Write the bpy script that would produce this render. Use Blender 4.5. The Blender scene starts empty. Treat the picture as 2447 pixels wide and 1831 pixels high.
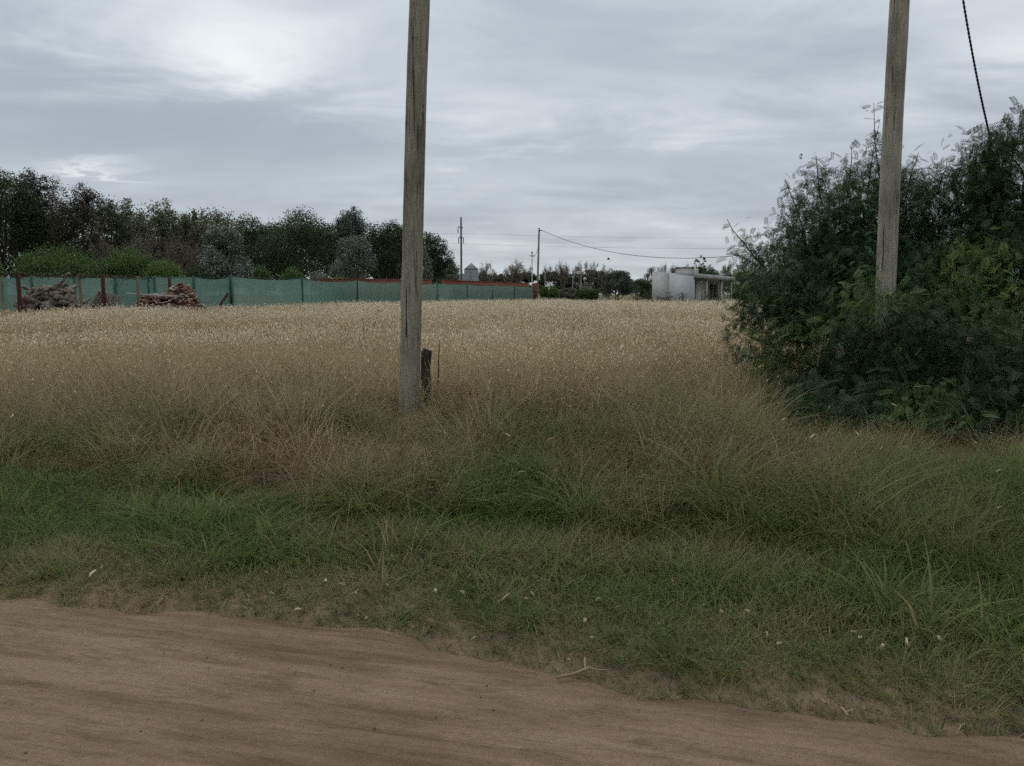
import bpy, math, random
import numpy as np
from mathutils import Vector, Matrix

R = math.radians
sc = bpy.context.scene
col = sc.collection

# ------------------------------------------------------------------ camera
F = 1966.0; CX, CY = 1223.5, 915.5; HZ = 703.0; CAMH = 1.2
TH = math.atan((CY - HZ) / F)
cam_d = bpy.data.cameras.new('camera'); cam = bpy.data.objects.new('camera', cam_d); col.objects.link(cam)
cam_d.sensor_width = 36.0; cam_d.lens = F / 2447.0 * 36.0
cam_d.clip_start = 0.05; cam_d.clip_end = 9000
cam.location = (0, 0, CAMH); cam.rotation_euler = (math.pi / 2 - TH, 0, 0)
sc.camera = cam

# ------------------------------------------------------------------ sky + sun + exposure
SUN_AZ, SUN_EL = R(-25), R(52)          # behind the cloud, front left
w = bpy.data.worlds.new('World'); sc.world = w; w.use_nodes = True
wn = w.node_tree; wn.nodes.clear()
def N(tree, typ, **kw):
    n = tree.nodes.new(typ)
    for k, v in kw.items(): setattr(n, k, v)
    return n
def mth(tree, op, a, b=None, c=None, clamp=False):
    n = tree.nodes.new('ShaderNodeMath'); n.operation = op; n.use_clamp = clamp
    for i, v in enumerate((a, b, c)):
        if v is None: continue
        if isinstance(v, (int, float)): n.inputs[i].default_value = v
        else: tree.links.new(v, n.inputs[i])
    return n.outputs[0]
def pix_dir(px, py):
    u = (px - CX) / F; v = (CY - py) / F
    d = Vector((u, v * math.sin(TH) + math.cos(TH), v * math.cos(TH) - math.sin(TH)))
    return d.normalized()
sky = N(wn, 'ShaderNodeTexSky', sky_type='NISHITA', sun_disc=False)
sky.sun_elevation = SUN_EL; sky.sun_rotation = SUN_AZ
tc = N(wn, 'ShaderNodeTexCoord'); sp = N(wn, 'ShaderNodeSeparateXYZ')
wn.links.new(tc.outputs['Generated'], sp.inputs[0])
dx, dy, dz = sp.outputs
den = mth(wn, 'ADD', mth(wn, 'ABSOLUTE', dz), 0.16)
cb = N(wn, 'ShaderNodeCombineXYZ')
wn.links.new(mth(wn, 'DIVIDE', dx, den), cb.inputs[0]); wn.links.new(mth(wn, 'DIVIDE', dy, den), cb.inputs[1])
def cloud_noise(scale, detail, rough, dist, loc, sx=1.0, sy=1.0):
    mp = N(wn, 'ShaderNodeMapping'); mp.inputs['Location'].default_value = loc; mp.inputs['Scale'].default_value = (sx, sy, 1)
    mp.inputs['Rotation'].default_value = (0, 0, R(18))
    wn.links.new(cb.outputs[0], mp.inputs[0])
    nz = N(wn, 'ShaderNodeTexNoise'); nz.inputs['Scale'].default_value = scale; nz.inputs['Detail'].default_value = detail
    nz.inputs['Roughness'].default_value = rough; nz.inputs['Distortion'].default_value = dist
    wn.links.new(mp.outputs[0], nz.inputs['Vector'])
    return nz.outputs['Fac']
n1 = cloud_noise(0.75, 7, 0.52, 0.6, (3.1, 0.4, 0), 0.8, 1.25)
n2 = cloud_noise(2.6, 6, 0.55, 0.9, (7.3, 2.2, 0), 0.7, 1.3)
n4 = cloud_noise(1.9, 9, 0.60, 0.45, (4.4, 9.1, 0), 0.75, 1.15)
n3 = cloud_noise(0.3, 3, 0.5, 0.3, (1.2, 5.5, 0))
az = mth(wn, 'ARCTAN2', dx, dy); el = mth(wn, 'ARCSINE', dz)
# wind-torn edges: warp the angles with the noise before the cloud banks are shaped
azw = mth(wn, 'ADD', az, mth(wn, 'MULTIPLY', mth(wn, 'SUBTRACT', n1, 0.5), 0.16))
elw = mth(wn, 'ADD', el, mth(wn, 'MULTIPLY', mth(wn, 'SUBTRACT', n4, 0.5), 0.17))
def bank(px, py, wx, wy, amp):
    d = pix_dir(px, py); a0 = math.atan2(d.x, d.y); e0 = math.asin(d.z)
    a = mth(wn, 'DIVIDE', mth(wn, 'SUBTRACT', azw, a0), wx / F)
    e = mth(wn, 'DIVIDE', mth(wn, 'SUBTRACT', elw, e0), wy / F)
    q = mth(wn, 'ADD', mth(wn, 'MULTIPLY', a, a), mth(wn, 'MULTIPLY', e, e))
    return mth(wn, 'MULTIPLY', mth(wn, 'EXPONENT', mth(wn, 'MULTIPLY', q, -1.0)), amp)
val = mth(wn, 'ADD', mth(wn, 'MULTIPLY', mth(wn, 'SUBTRACT', n1, 0.5), 0.80), 0.36)
val = mth(wn, 'ADD', val, mth(wn, 'MULTIPLY', mth(wn, 'SUBTRACT', n4, 0.5), 1.0))
val = mth(wn, 'ADD', val, mth(wn, 'MULTIPLY', mth(wn, 'SUBTRACT', n2, 0.5), 0.30))
val = mth(wn, 'ADD', val, mth(wn, 'MULTIPLY', mth(wn, 'SUBTRACT', n3, 0.5), 0.45))
brk = mth(wn, 'MULTIPLY', mth(wn, 'SUBTRACT', mth(wn, 'ADD', n4, mth(wn, 'MULTIPLY', n2, 0.6)), 0.42), 2.6, clamp=True)   # the banks are torn
for b in ((260, 0, 700, 100, 0.14), (590, 150, 170, 130, 0.27), (260, 120, 300, 60, 0.08), (190, 262, 430, 90, -0.34), (700, 330, 300, 60, -0.12), (235, 397, 80, 9, 0.40), (0, 420, 40, 16, 0.5),
          (2420, 110, 200, 70, 0.35), (1300, 250, 420, 60, 0.12), (1350, 380, 500, 50, -0.16), (1500, 60, 500, 110, -0.10), (900, 640, 1900, 90, 0.10)):
    val = mth(wn, 'ADD', val, mth(wn, 'MULTIPLY', bank(*b), brk))
zen = mth(wn, 'MULTIPLY', mth(wn, 'POWER', mth(wn, 'MAXIMUM', dz, 0.0), 1.3), 0.30)
val = mth(wn, 'ADD', val, zen)
rp = N(wn, 'ShaderNodeValToRGB'); wn.links.new(val, rp.inputs[0])
cr = rp.color_ramp; cr.interpolation = 'B_SPLINE'
cr.elements[0].position = 0.0; cr.elements[0].color = (0.328, 0.366, 0.414, 1)
cr.elements[1].position = 1.0; cr.elements[1].color = (0.86, 0.885, 0.89, 1)
for p, c in ((0.30, (0.412, 0.458, 0.505, 1)), (0.55, (0.522, 0.574, 0.614, 1)), (0.78, (0.70, 0.738, 0.755, 1))):
    e = cr.elements.new(p); e.color = c
sc10 = N(wn, 'ShaderNodeVectorMath', operation='SCALE'); wn.links.new(mth(wn, 'ADD', mth(wn, 'MULTIPLY', mth(wn, 'POWER', mth(wn, 'MAXIMUM', dz, 0.0), 1.5), 5.5), 9.9), sc10.inputs['Scale'])   # an overcast sky is brightest overhead
wn.links.new(rp.outputs[0], sc10.inputs[0])
mx = N(wn, 'ShaderNodeMix', data_type='RGBA'); mx.inputs[0].default_value = 0.94
wn.links.new(sky.outputs[0], mx.inputs[6]); wn.links.new(sc10.outputs[0], mx.inputs[7])
bg = N(wn, 'ShaderNodeBackground'); bg.inputs[1].default_value = 0.10
wo = N(wn, 'ShaderNodeOutputWorld')
wn.links.new(mx.outputs[2], bg.inputs[0]); wn.links.new(bg.outputs[0], wo.inputs[0])

sun_d = bpy.data.lights.new('sun', 'SUN'); sun_d.energy = 1.0; sun_d.angle = R(35); sun_d.color = (1.0, 0.96, 0.9)
sun = bpy.data.objects.new('sun', sun_d); col.objects.link(sun)
sd = Vector((math.sin(SUN_AZ) * math.cos(SUN_EL), math.cos(SUN_AZ) * math.cos(SUN_EL), math.sin(SUN_EL)))
sun.rotation_euler = (-sd).to_track_quat('-Z', 'Y').to_euler(); sun.location = sd * 30

vs = sc.view_settings; vs.view_transform = 'Standard'; vs.look = 'None'; vs.exposure = 0.12; vs.gamma = 1.0; vs.use_curve_mapping = False
sc.cycles.use_denoising = False; w.cycles.sampling_method = 'NONE'; sc.cycles.adaptive_threshold = 0.03; sc.cycles.adaptive_min_samples = 16
sc.cycles.max_bounces = 4; sc.cycles.diffuse_bounces = 2; sc.cycles.transmission_bounces = 3; sc.cycles.transparent_max_bounces = 6
sc.cycles.caustics_reflective = False; sc.cycles.caustics_refractive = False

# ------------------------------------------------------------------ helpers
rs = np.random.RandomState(11)
def at(px, py, Y):
    u = (px - CX) / F; v = (CY - py) / F
    dyy = v * math.sin(TH) + math.cos(TH); t = Y / dyy
    return np.array([u * t, Y, CAMH + (v * math.cos(TH) - math.sin(TH)) * t])
def onground(px, py, z=0.0):
    u = (px - CX) / F; v = (CY - py) / F
    dzz = v * math.cos(TH) - math.sin(TH); t = (z - CAMH) / dzz
    return np.array([u * t, (v * math.sin(TH) + math.cos(TH)) * t, z])
def _hash(i, j, s):
    h = (i * 374761393 + j * 668265263 + s * 974711) & 0x7fffffff
    h = ((h ^ (h >> 13)) * 1274126177) & 0x7fffffff
    return ((h ^ (h >> 16)) & 0xffff) / 65535.0
def vnoise(x, y, s=0):
    x = np.asarray(x, float); y = np.asarray(y, float)
    i = np.floor(x).astype(np.int64); j = np.floor(y).astype(np.int64)
    fx = x - i; fy = y - j; fx = fx * fx * (3 - 2 * fx); fy = fy * fy * (3 - 2 * fy)
    a = _hash(i, j, s); b = _hash(i + 1, j, s); c = _hash(i, j + 1, s); d = _hash(i + 1, j + 1, s)
    return (a * (1 - fx) + b * fx) * (1 - fy) + (c * (1 - fx) + d * fx) * fy
def fbm(x, y, s=0, o=4):
    r = 0; a = 0.5; t = 0
    for k in range(o):
        r = r + a * vnoise(x * 2 ** k, y * 2 ** k, s + k * 17); t += a; a *= 0.5
    return r / t
def tag(o, label=None, cat=None, group=None, kind=None):
    if label: o['label'] = label
    if cat: o['category'] = cat
    if group: o['group'] = group
    if kind: o['kind'] = kind
    return o
def empty(name, loc=(0, 0, 0), rz=0.0):
    o = bpy.data.objects.new(name, None); col.objects.link(o); o.location = loc; o.rotation_euler = (0, 0, rz)
    o.empty_display_size = 0.2
    return o

class MB:
    """collects vertices and faces in numpy arrays"""
    def __init__(s): s.v = []; s.q = []; s.t = []; s.tint = []; s.n = 0; s.mq = []; s.mt = []
    def add(s, v, q=None, t=None, tint=0.5, mat=0):
        v = np.asarray(v, float).reshape(-1, 3)
        s.v.append(v)
        tn = np.asarray(tint, float)
        s.tint.append(np.full(len(v), float(tn)) if tn.ndim == 0 else tn)
        if q is not None and len(q): q = np.asarray(q, np.int64).reshape(-1, 4); s.q.append(q + s.n); s.mq.append(np.full(len(q), mat))
        if t is not None and len(t): t = np.asarray(t, np.int64).reshape(-1, 3); s.t.append(t + s.n); s.mt.append(np.full(len(t), mat))
        s.n += len(v)
    def box(s, lo, hi, tint=0.5, mat=0, M=None):
        x0, y0, z0 = lo; x1, y1, z1 = hi
        v = np.array([(x0,y0,z0),(x1,y0,z0),(x1,y1,z0),(x0,y1,z0),(x0,y0,z1),(x1,y0,z1),(x1,y1,z1),(x0,y1,z1)])
        if M is not None: v = v @ M[:3, :3].T + M[:3, 3]
        s.add(v, [(0,3,2,1),(4,5,6,7),(0,1,5,4),(1,2,6,5),(2,3,7,6),(3,0,4,7)], tint=tint, mat=mat)
    def prism(s, poly, ext, tint=0.5, mat=0):
        p = np.asarray(poly, float); n = len(p); e = np.asarray(ext, float)
        s.add(np.vstack([p, p + e]), [(i, (i+1) % n, n + (i+1) % n, n + i) for i in range(n)],
              [(0, i+1, i) for i in range(1, n-1)] + [(n, n+i, n+i+1) for i in range(1, n-1)], tint, mat)
    def tube(s, pts, rad, sides=8, tint=0.5, mat=0, cap=True, wob=0.0, rng=None):
        p = np.asarray(pts, float); n = len(p); rad = np.broadcast_to(np.asarray(rad, float), (n,))
        d = np.gradient(p, axis=0); d /= np.linalg.norm(d, axis=1)[:, None] + 1e-9
        ref = np.array([1.0, 0, 0]) if abs(d[0][0]) < 0.8 else np.array([0, 1.0, 0])
        a = ref - d * (d @ ref)[:, None]; a /= np.linalg.norm(a, axis=1)[:, None] + 1e-9
        b = np.cross(d, a); an = np.linspace(0, 2 * math.pi, sides, endpoint=False)
        rr = rad[:, None] * np.ones((1, sides))
        if wob and rng is not None: rr = rr * (1 + wob * (rng.rand(n, sides) - 0.5))
        v = p[:, None] + rr[..., None] * (np.cos(an)[None, :, None] * a[:, None] + np.sin(an)[None, :, None] * b[:, None])
        i = np.arange(n - 1)[:, None] * sides; j = np.arange(sides)[None]; k = (j + 1) % sides
        q = np.stack([i + j, i + k, i + sides + k, i + sides + j], -1).reshape(-1, 4)
        v = v.reshape(-1, 3); t = None
        if cap:
            v = np.vstack([v, p[:1], p[-1:]]); m = n * sides; jj = np.arange(sides); kk = (jj + 1) % sides
            t = np.vstack([np.stack([np.full(sides, m), kk, jj], -1), np.stack([np.full(sides, m + 1), (n-1)*sides + jj, (n-1)*sides + kk], -1)])
        s.add(v, q, t, tint, mat)
    def build(s, name, mats, parent=None, smooth=False, link=True):
        me = bpy.data.meshes.new(name)
        v = np.vstack(s.v).astype(np.float32); q = np.vstack(s.q) if s.q else np.zeros((0, 4), np.int64); t = np.vstack(s.t) if s.t else np.zeros((0, 3), np.int64)
        me.vertices.add(len(v)); me.vertices.foreach_set('co', v.ravel())
        me.loops.add(len(q) * 4 + len(t) * 3); me.loops.foreach_set('vertex_index', np.concatenate([q.ravel(), t.ravel()]).astype(np.int32))
        me.polygons.add(len(q) + len(t))
        st = np.concatenate([np.arange(len(q)) * 4, len(q) * 4 + np.arange(len(t)) * 3]).astype(np.int32)
        me.polygons.foreach_set('loop_start', st)
        mi = np.concatenate([np.concatenate(s.mq) if s.mq else np.zeros(0), np.concatenate(s.mt) if s.mt else np.zeros(0)]).astype(np.int32)
        for m in (mats if isinstance(mats, (list, tuple)) else [mats]): me.materials.append(m)
        me.polygons.foreach_set('material_index', mi)
        if smooth: me.polygons.foreach_set('use_smooth', np.ones(len(mi), bool))
        a = me.attributes.new('tint', 'FLOAT', 'POINT'); a.data.foreach_set('value', np.concatenate(s.tint).astype(np.float32))
        me.update(calc_edges=True); me.validate()
        o = bpy.data.objects.new(name, me)
        if link: col.objects.link(o)
        if parent is not None: o.parent = parent
        return o

# ------------------------------------------------------------------ materials
def mat(name):
    m = bpy.data.materials.new(name); m.use_nodes = True; nt = m.node_tree; nt.nodes.clear()
    out = N(nt, 'ShaderNodeOutputMaterial'); return m, nt, out
def ramp(nt, fac, stops, interp='LINEAR'):
    r = N(nt, 'ShaderNodeValToRGB'); r.color_ramp.interpolation = interp
    es = r.color_ramp.elements
    es[0].position = stops[0][0]; es[0].color = (*stops[0][1], 1); es[1].position = stops[-1][0]; es[1].color = (*stops[-1][1], 1)
    for p, c in stops[1:-1]: e = es.new(p); e.color = (*c, 1)
    if not isinstance(fac, (int, float)): nt.links.new(fac, r.inputs[0])
    return r.outputs[0]
def noise(nt, scale, detail=4, rough=0.55, vec=None, sc3=None, dist=0.0, rot=None):
    nz = N(nt, 'ShaderNodeTexNoise'); nz.inputs['Scale'].default_value = scale; nz.inputs['Detail'].default_value = detail
    nz.inputs['Roughness'].default_value = rough; nz.inputs['Distortion'].default_value = dist
    if vec is None:
        t = N(nt, 'ShaderNodeTexCoord'); vec = t.outputs['Object']
    if sc3 is not None or rot is not None:
        mp = N(nt, 'ShaderNodeMapping')
        if rot is not None:
            m0 = N(nt, 'ShaderNodeMapping'); m0.inputs['Rotation'].default_value = rot; nt.links.new(vec, m0.inputs[0]); vec = m0.outputs[0]
        mp.inputs['Scale'].default_value = sc3 or (1, 1, 1); nt.links.new(vec, mp.inputs[0]); vec = mp.outputs[0]
    nt.links.new(vec, nz.inputs['Vector']); return nz.outputs['Fac']
def pbsdf(nt, out, color, rough=0.9, spec=0.25, bump=None, bstr=0.3, bdist=0.01, metal=0.0):
    b = N(nt, 'ShaderNodeBsdfPrincipled'); b.inputs['Roughness'].default_value = rough; b.inputs['Specular IOR Level'].default_value = spec
    b.inputs['Metallic'].default_value = metal
    if isinstance(color, tuple): b.inputs['Base Color'].default_value = (*color, 1)
    else: nt.links.new(color, b.inputs['Base Color'])
    if bump is not None:
        bn = N(nt, 'ShaderNodeBump'); bn.inputs['Strength'].default_value = bstr; bn.inputs['Distance'].default_value = bdist
        nt.links.new(bump, bn.inputs['Height']); nt.links.new(bn.outputs[0], b.inputs['Normal'])
    nt.links.new(b.outputs[0], out.inputs[0]); return b
def mix2(nt, fac, a, b, blend='MIX'):
    m = N(nt, 'ShaderNodeMix', data_type='RGBA', blend_type=blend)
    for s, v in ((0, fac), (6, a), (7, b)):
        if isinstance(v, (int, float)): m.inputs[s].default_value = v
        elif isinstance(v, tuple): m.inputs[s].default_value = (*v, 1)
        else: nt.links.new(v, m.inputs[s])
    return m.outputs[2]
def leaf_mat(name, stops, trans=0.3, rough=0.6, spec=0.3, jitter=0.12):
    m, nt, out = mat(name)
    a = N(nt, 'ShaderNodeAttribute', attribute_name='tint')
    c = ramp(nt, a.outputs['Fac'], stops)
    b = N(nt, 'ShaderNodeBsdfPrincipled'); b.inputs['Roughness'].default_value = rough; b.inputs['Specular IOR Level'].default_value = spec
    nt.links.new(c, b.inputs['Base Color'])
    tr = N(nt, 'ShaderNodeBsdfTranslucent'); nt.links.new(c, tr.inputs[0])
    ms = N(nt, 'ShaderNodeMixShader'); ms.inputs[0].default_value = trans
    nt.links.new(b.outputs[0], ms.inputs[1]); nt.links.new(tr.outputs[0], ms.inputs[2]); nt.links.new(ms.outputs[0], out.inputs[0])
    return m
def grass_mat(name, stops, trans=0.42):
    """the colour runs from green to dead straw with the clump's own 'dry' and the blade's own 'tint'"""
    m, nt, out = mat(name)
    a = N(nt, 'ShaderNodeAttribute', attribute_name='tint')
    i = N(nt, 'ShaderNodeAttribute', attribute_name='dry', attribute_type='INSTANCER')
    k = N(nt, 'ShaderNodeAttribute', attribute_name='shade', attribute_type='INSTANCER')
    f = mth(nt, 'ADD', i.outputs['Fac'], mth(nt, 'MULTIPLY', mth(nt, 'SUBTRACT', a.outputs['Fac'], 0.5), 0.55), clamp=True)
    c = ramp(nt, f, stops)
    v = N(nt, 'ShaderNodeVectorMath', operation='SCALE'); nt.links.new(c, v.inputs[0]); nt.links.new(k.outputs['Fac'], v.inputs['Scale'])
    b = N(nt, 'ShaderNodeBsdfPrincipled'); b.inputs['Roughness'].default_value = 0.65; b.inputs['Specular IOR Level'].default_value = 0.2
    nt.links.new(v.outputs[0], b.inputs['Base Color'])
    tr = N(nt, 'ShaderNodeBsdfTranslucent'); nt.links.new(v.outputs[0], tr.inputs[0])
    ms = N(nt, 'ShaderNodeMixShader'); ms.inputs[0].default_value = trans
    nt.links.new(b.outputs[0], ms.inputs[1]); nt.links.new(tr.outputs[0], ms.inputs[2]); nt.links.new(ms.outputs[0], out.inputs[0])
    return m
def simple(name, c1, c2, scale=6.0, rough=0.85, sc3=None, spec=0.25, bstr=0.3, bdist=0.01, metal=0.0, detail=5, pos=(0.3, 0.7)):
    m, nt, out = mat(name); nz = noise(nt, scale, detail, 0.6, sc3=sc3)
    pbsdf(nt, out, ramp(nt, nz, [(pos[0], c1), (pos[1], c2)]), rough, spec, nz, bstr, bdist, metal); return m

GR = [(0.0, (0.094, 0.146, 0.032)), (0.25, (0.148, 0.182, 0.056)), (0.5, (0.205, 0.192, 0.084)), (0.75, (0.31, 0.245, 0.128)), (1.0, (0.52, 0.42, 0.255))]
M_grass = grass_mat('grass_blade', GR)
RD = [(0.0, (0.075, 0.095, 0.032)), (0.3, (0.135, 0.108, 0.050)), (0.6, (0.175, 0.115, 0.060)), (1.0, (0.30, 0.205, 0.12))]
M_dead = grass_mat('dead_grass_blade', RD)
M_head = grass_mat('seed_head', [(0.0, (0.52, 0.40, 0.235)), (0.55, (0.70, 0.56, 0.35)), (0.85, (0.80, 0.69, 0.49)), (1.0, (0.88, 0.80, 0.64))], 0.35)

# wood of the two utility poles
def pole_mat(name, c0, c1, c2):
    m, nt, out = mat(name)
    g = noise(nt, 9, 6, 0.65, sc3=(6, 6, 0.35)); s = noise(nt, 1.3, 5, 0.6, sc3=(2.0, 2.0, 0.8)); cr_ = noise(nt, 22, 3, 0.5, sc3=(3, 3, 0.07), dist=0.4)
    c = ramp(nt, g, [(0.28, c0), (0.5, c1), (0.75, c2)])
    c = mix2(nt, mth(nt, 'MULTIPLY', ramp_f(nt, s, 0.48, 0.68), 0.7), c, (0.055, 0.055, 0.038))
    c = mix2(nt, mth(nt, 'MULTIPLY', ramp_f(nt, cr_, 0.60, 0.66), 0.85), c, (0.03, 0.028, 0.022))
    h = mth(nt, 'SUBTRACT', g, mth(nt, 'MULTIPLY', ramp_f(nt, cr_, 0.64, 0.72), 1.2))
    pbsdf(nt, out, c, 0.88, 0.2, h, 1.0, 0.02); return m
def ramp_f(nt, fac, lo, hi):
    n = N(nt, 'ShaderNodeMapRange'); n.clamp = True
    n.inputs['From Min'].default_value = lo; n.inputs['From Max'].default_value = hi
    nt.links.new(fac, n.inputs['Value']); return n.outputs[0]
M_pole = pole_mat('weathered_pole_wood', (0.165, 0.152, 0.112), (0.275, 0.25, 0.188), (0.385, 0.352, 0.275))
M_pole2 = pole_mat('pale_pole_wood', (0.255, 0.232, 0.18), (0.33, 0.302, 0.238), (0.41, 0.378, 0.305))
M_stump = simple('dark_stump_wood', (0.016, 0.012, 0.010), (0.07, 0.055, 0.045), 14, sc3=(3, 3, 0.5), bstr=0.8, bdist=0.02)
M_bark = simple('bark', (0.02, 0.017, 0.013), (0.075, 0.065, 0.05), 5, sc3=(2, 2, 0.6), bstr=0.7, bdist=0.03)
M_bare = simple('bare_twig', (0.13, 0.112, 0.092), (0.23, 0.20, 0.165), 2)
M_palebark = simple('pale_bark', (0.10, 0.095, 0.08), (0.22, 0.21, 0.18), 2)
M_concrete = simple('concrete_pole', (0.11, 0.11, 0.105), (0.19, 0.185, 0.175), 3)
M_cable = simple('black_cable', (0.012, 0.012, 0.014), (0.03, 0.03, 0.033), 20, rough=0.5)
M_wire = simple('grey_wire', (0.05, 0.052, 0.056), (0.09, 0.092, 0.096), 5, rough=0.5)
M_redpost = simple('red_brown_post', (0.035, 0.014, 0.011), (0.10, 0.036, 0.027), 5, sc3=(2, 2, 0.6), bstr=0.5)
M_stake = simple('tan_stake', (0.12, 0.095, 0.055), (0.22, 0.17, 0.10), 6, sc3=(2, 2, 0.5))
M_greenpost = simple('green_post', (0.025, 0.055, 0.045), (0.05, 0.10, 0.08), 3)
M_redwall = simple('red_wall_paint', (0.13, 0.042, 0.028), (0.20, 0.066, 0.043), 3, bstr=0.5, bdist=0.02)
M_log = simple('grey_log', (0.085, 0.070, 0.056), (0.26, 0.22, 0.18), 7, sc3=(1, 1, 1), bstr=0.8, bdist=0.03)
M_logend = simple('cut_log_end', (0.10, 0.075, 0.055), (0.22, 0.17, 0.125), 9)
M_plank = simple('old_plank', (0.085, 0.072, 0.06), (0.19, 0.17, 0.145), 8, sc3=(0.4, 4, 4), bstr=0.6)
M_brick = simple('brick_clay', (0.17, 0.095, 0.064), (0.32, 0.185, 0.13), 7, bstr=0.5)
M_brick2 = simple('brick_mortared', (0.25, 0.19, 0.15), (0.42, 0.36, 0.31), 9, bstr=0.5)
M_brick3 = simple('brick_dark', (0.07, 0.042, 0.032), (0.14, 0.085, 0.062), 7, bstr=0.5)
M_rubble = simple('rubble_earth', (0.055, 0.035, 0.025), (0.13, 0.08, 0.055), 6, bstr=0.8, bdist=0.04)
M_whitebar = simple('pale_beam', (0.28, 0.28, 0.27), (0.42, 0.41, 0.39), 5)
M_zinc = simple('galvanised_sheet', (0.23, 0.245, 0.26), (0.34, 0.355, 0.37), 2, rough=0.5, metal=0.4)
M_white = simple('white_paint', (0.5, 0.51, 0.51), (0.66, 0.67, 0.67), 3)
M_straw = simple('dry_straw', (0.15, 0.115, 0.075), (0.28, 0.22, 0.15), 12)
M_clod = simple('earth_clod', (0.07, 0.05, 0.036), (0.13, 0.095, 0.07), 20)
M_bird = simple('dark_feather', (0.01, 0.01, 0.011), (0.02, 0.02, 0.022), 9)

def cloth_mat():
    m, nt, out = mat('green_shade_cloth')
    a = N(nt, 'ShaderNodeAttribute', attribute_name='tint')
    nz = noise(nt, 1.1, 5, 0.6, sc3=(1.6, 1.6, .5))
    c = ramp(nt, mth(nt, 'ADD', mth(nt, 'MULTIPLY', a.outputs['Fac'], 0.6), mth(nt, 'MULTIPLY', nz, 0.5)), [(0.2, (0.090, 0.185, 0.158)), (0.5, (0.150, 0.250, 0.205)), (0.85, (0.225, 0.310, 0.255))])
    b = N(nt, 'ShaderNodeBsdfPrincipled'); b.inputs['Roughness'].default_value = 0.8; b.inputs['Specular IOR Level'].default_value = 0.2
    nt.links.new(c, b.inputs['Base Color'])
    wv = noise(nt, 60, 2); bn = N(nt, 'ShaderNodeBump'); bn.inputs['Strength'].default_value = 0.2; nt.links.new(wv, bn.inputs['Height']); nt.links.new(bn.outputs[0], b.inputs['Normal'])
    tr = N(nt, 'ShaderNodeBsdfTranslucent'); nt.links.new(c, tr.inputs[0])
    ms = N(nt, 'ShaderNodeMixShader'); ms.inputs[0].default_value = 0.3
    nt.links.new(b.outputs[0], ms.inputs[1]); nt.links.new(tr.outputs[0], ms.inputs[2])
    tp = N(nt, 'ShaderNodeBsdfTransparent'); m2 = N(nt, 'ShaderNodeMixShader'); m2.inputs[0].default_value = 0.05
    nt.links.new(ms.outputs[0], m2.inputs[1]); nt.links.new(tp.outputs[0], m2.inputs[2]); nt.links.new(m2.outputs[0], out.inputs[0])
    return m
M_cloth = cloth_mat()

# ------------------------------------------------------------------ ground and road
edge_px = [(-900, 1395), (0, 1427), (300, 1438), (531, 1452), (760, 1482), (996, 1517), (1327, 1571), (1549, 1622), (1760, 1650), (1936, 1664), (2212, 1707), (2447, 1728), (3300, 1850)]
EP = np.array([onground(*p)[:2] for p in edge_px])
P0 = EP[1]; DIR = EP[-2] - EP[1]; DIR /= np.linalg.norm(DIR); NRM = np.array([-DIR[1], DIR[0]])
NRM = NRM if NRM[1] > 0 else -NRM
ORG = P0 + DIR * ((-P0) @ DIR)          # point of the edge line nearest to the camera
def ts(x, y):
    x = np.asarray(x, float) - ORG[0]; y = np.asarray(y, float) - ORG[1]
    return x * DIR[0] + y * DIR[1], x * NRM[0] + y * NRM[1]
_et, _es = ts(EP[:, 0], EP[:, 1])
_et = np.concatenate([[-14, -8], _et, [8, 14]]); _es = np.concatenate([[0, 0], _es, [0, 0]])
_o = np.argsort(_et); _et = _et[_o]; _es = _es[_o]
def edge(t): return np.interp(t, _et, _es) + 0.04 + 0.11 * smooth(0.4, 1.8, t) + 0.14 * (fbm(t * 1.7, t * 0 + 3.3, 5) - 0.5) + 0.16 * (fbm(t * 5.5, t * 0 + 7.7, 6, 3) - 0.5)
def sdist(x, y):
    t, s = ts(x, y); return t, s - edge(t)
def smooth(a, b, x): q = np.clip((x - a) / (b - a), 0, 1); return q * q * (3 - 2 * q)
def gz(x, y):
    t, s = sdist(x, y)
    z = -0.10 + 0.12 * smooth(-0.35, 0.25, s) + 0.06 * smooth(0.3, 2.5, s) - 0.04 * smooth(4, 9, s)
    z = z + smooth(0.2, 1.0, s) * (1 - smooth(14, 30, s)) * (0.10 * (fbm(np.asarray(x) * 0.9, np.asarray(y) * 0.9, 9) - 0.5) + 0.05 * (fbm(np.asarray(x) * 4, np.asarray(y) * 4, 19, 2) - 0.5))
    far = smooth(-5.6, -6.4, s)
    return z + far * 0.12
def axis(dense, lim, step, grow):
    a = list(np.arange(0, dense, step)); d = step
    while a[-1] < lim: d *= grow; a.append(a[-1] + d)
    return np.array(a)
ax = axis(9, 3500, 0.14, 1.16); xs = np.concatenate([-ax[:0:-1], ax])
ay = axis(11, 4500, 0.14, 1.16); by = axis(8, 600, 0.5, 1.3); ys = np.concatenate([-by[:0:-1], ay])
XX, YY = np.meshgrid(xs, ys); ZZ = gz(XX, YY)
g = MB(); nx = len(xs); ny = len(ys)
ii = (np.arange(ny - 1)[:, None] * nx + np.arange(nx - 1)[None]).ravel()
_gt, _gs = sdist(XX, YY)
g.add(np.stack([XX, YY, ZZ], -1).reshape(-1, 3), np.stack([ii, ii + 1, ii + nx + 1, ii + nx], -1), tint=(1 - smooth(0.0, 0.30, _gs + 0.4 * (fbm(XX * 2.5, YY * 2.5, 15) - .5))).ravel())
m, nt, out = mat('ground_soil')
n_a = noise(nt, 3.0, 6, 0.65); n_b = noise(nt, 0.05, 5, 0.6)
c_near = ramp(nt, n_a, [(0.25, (0.035, 0.030, 0.018)), (0.5, (0.062, 0.056, 0.028)), (0.75, (0.11, 0.088, 0.052))])
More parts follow.
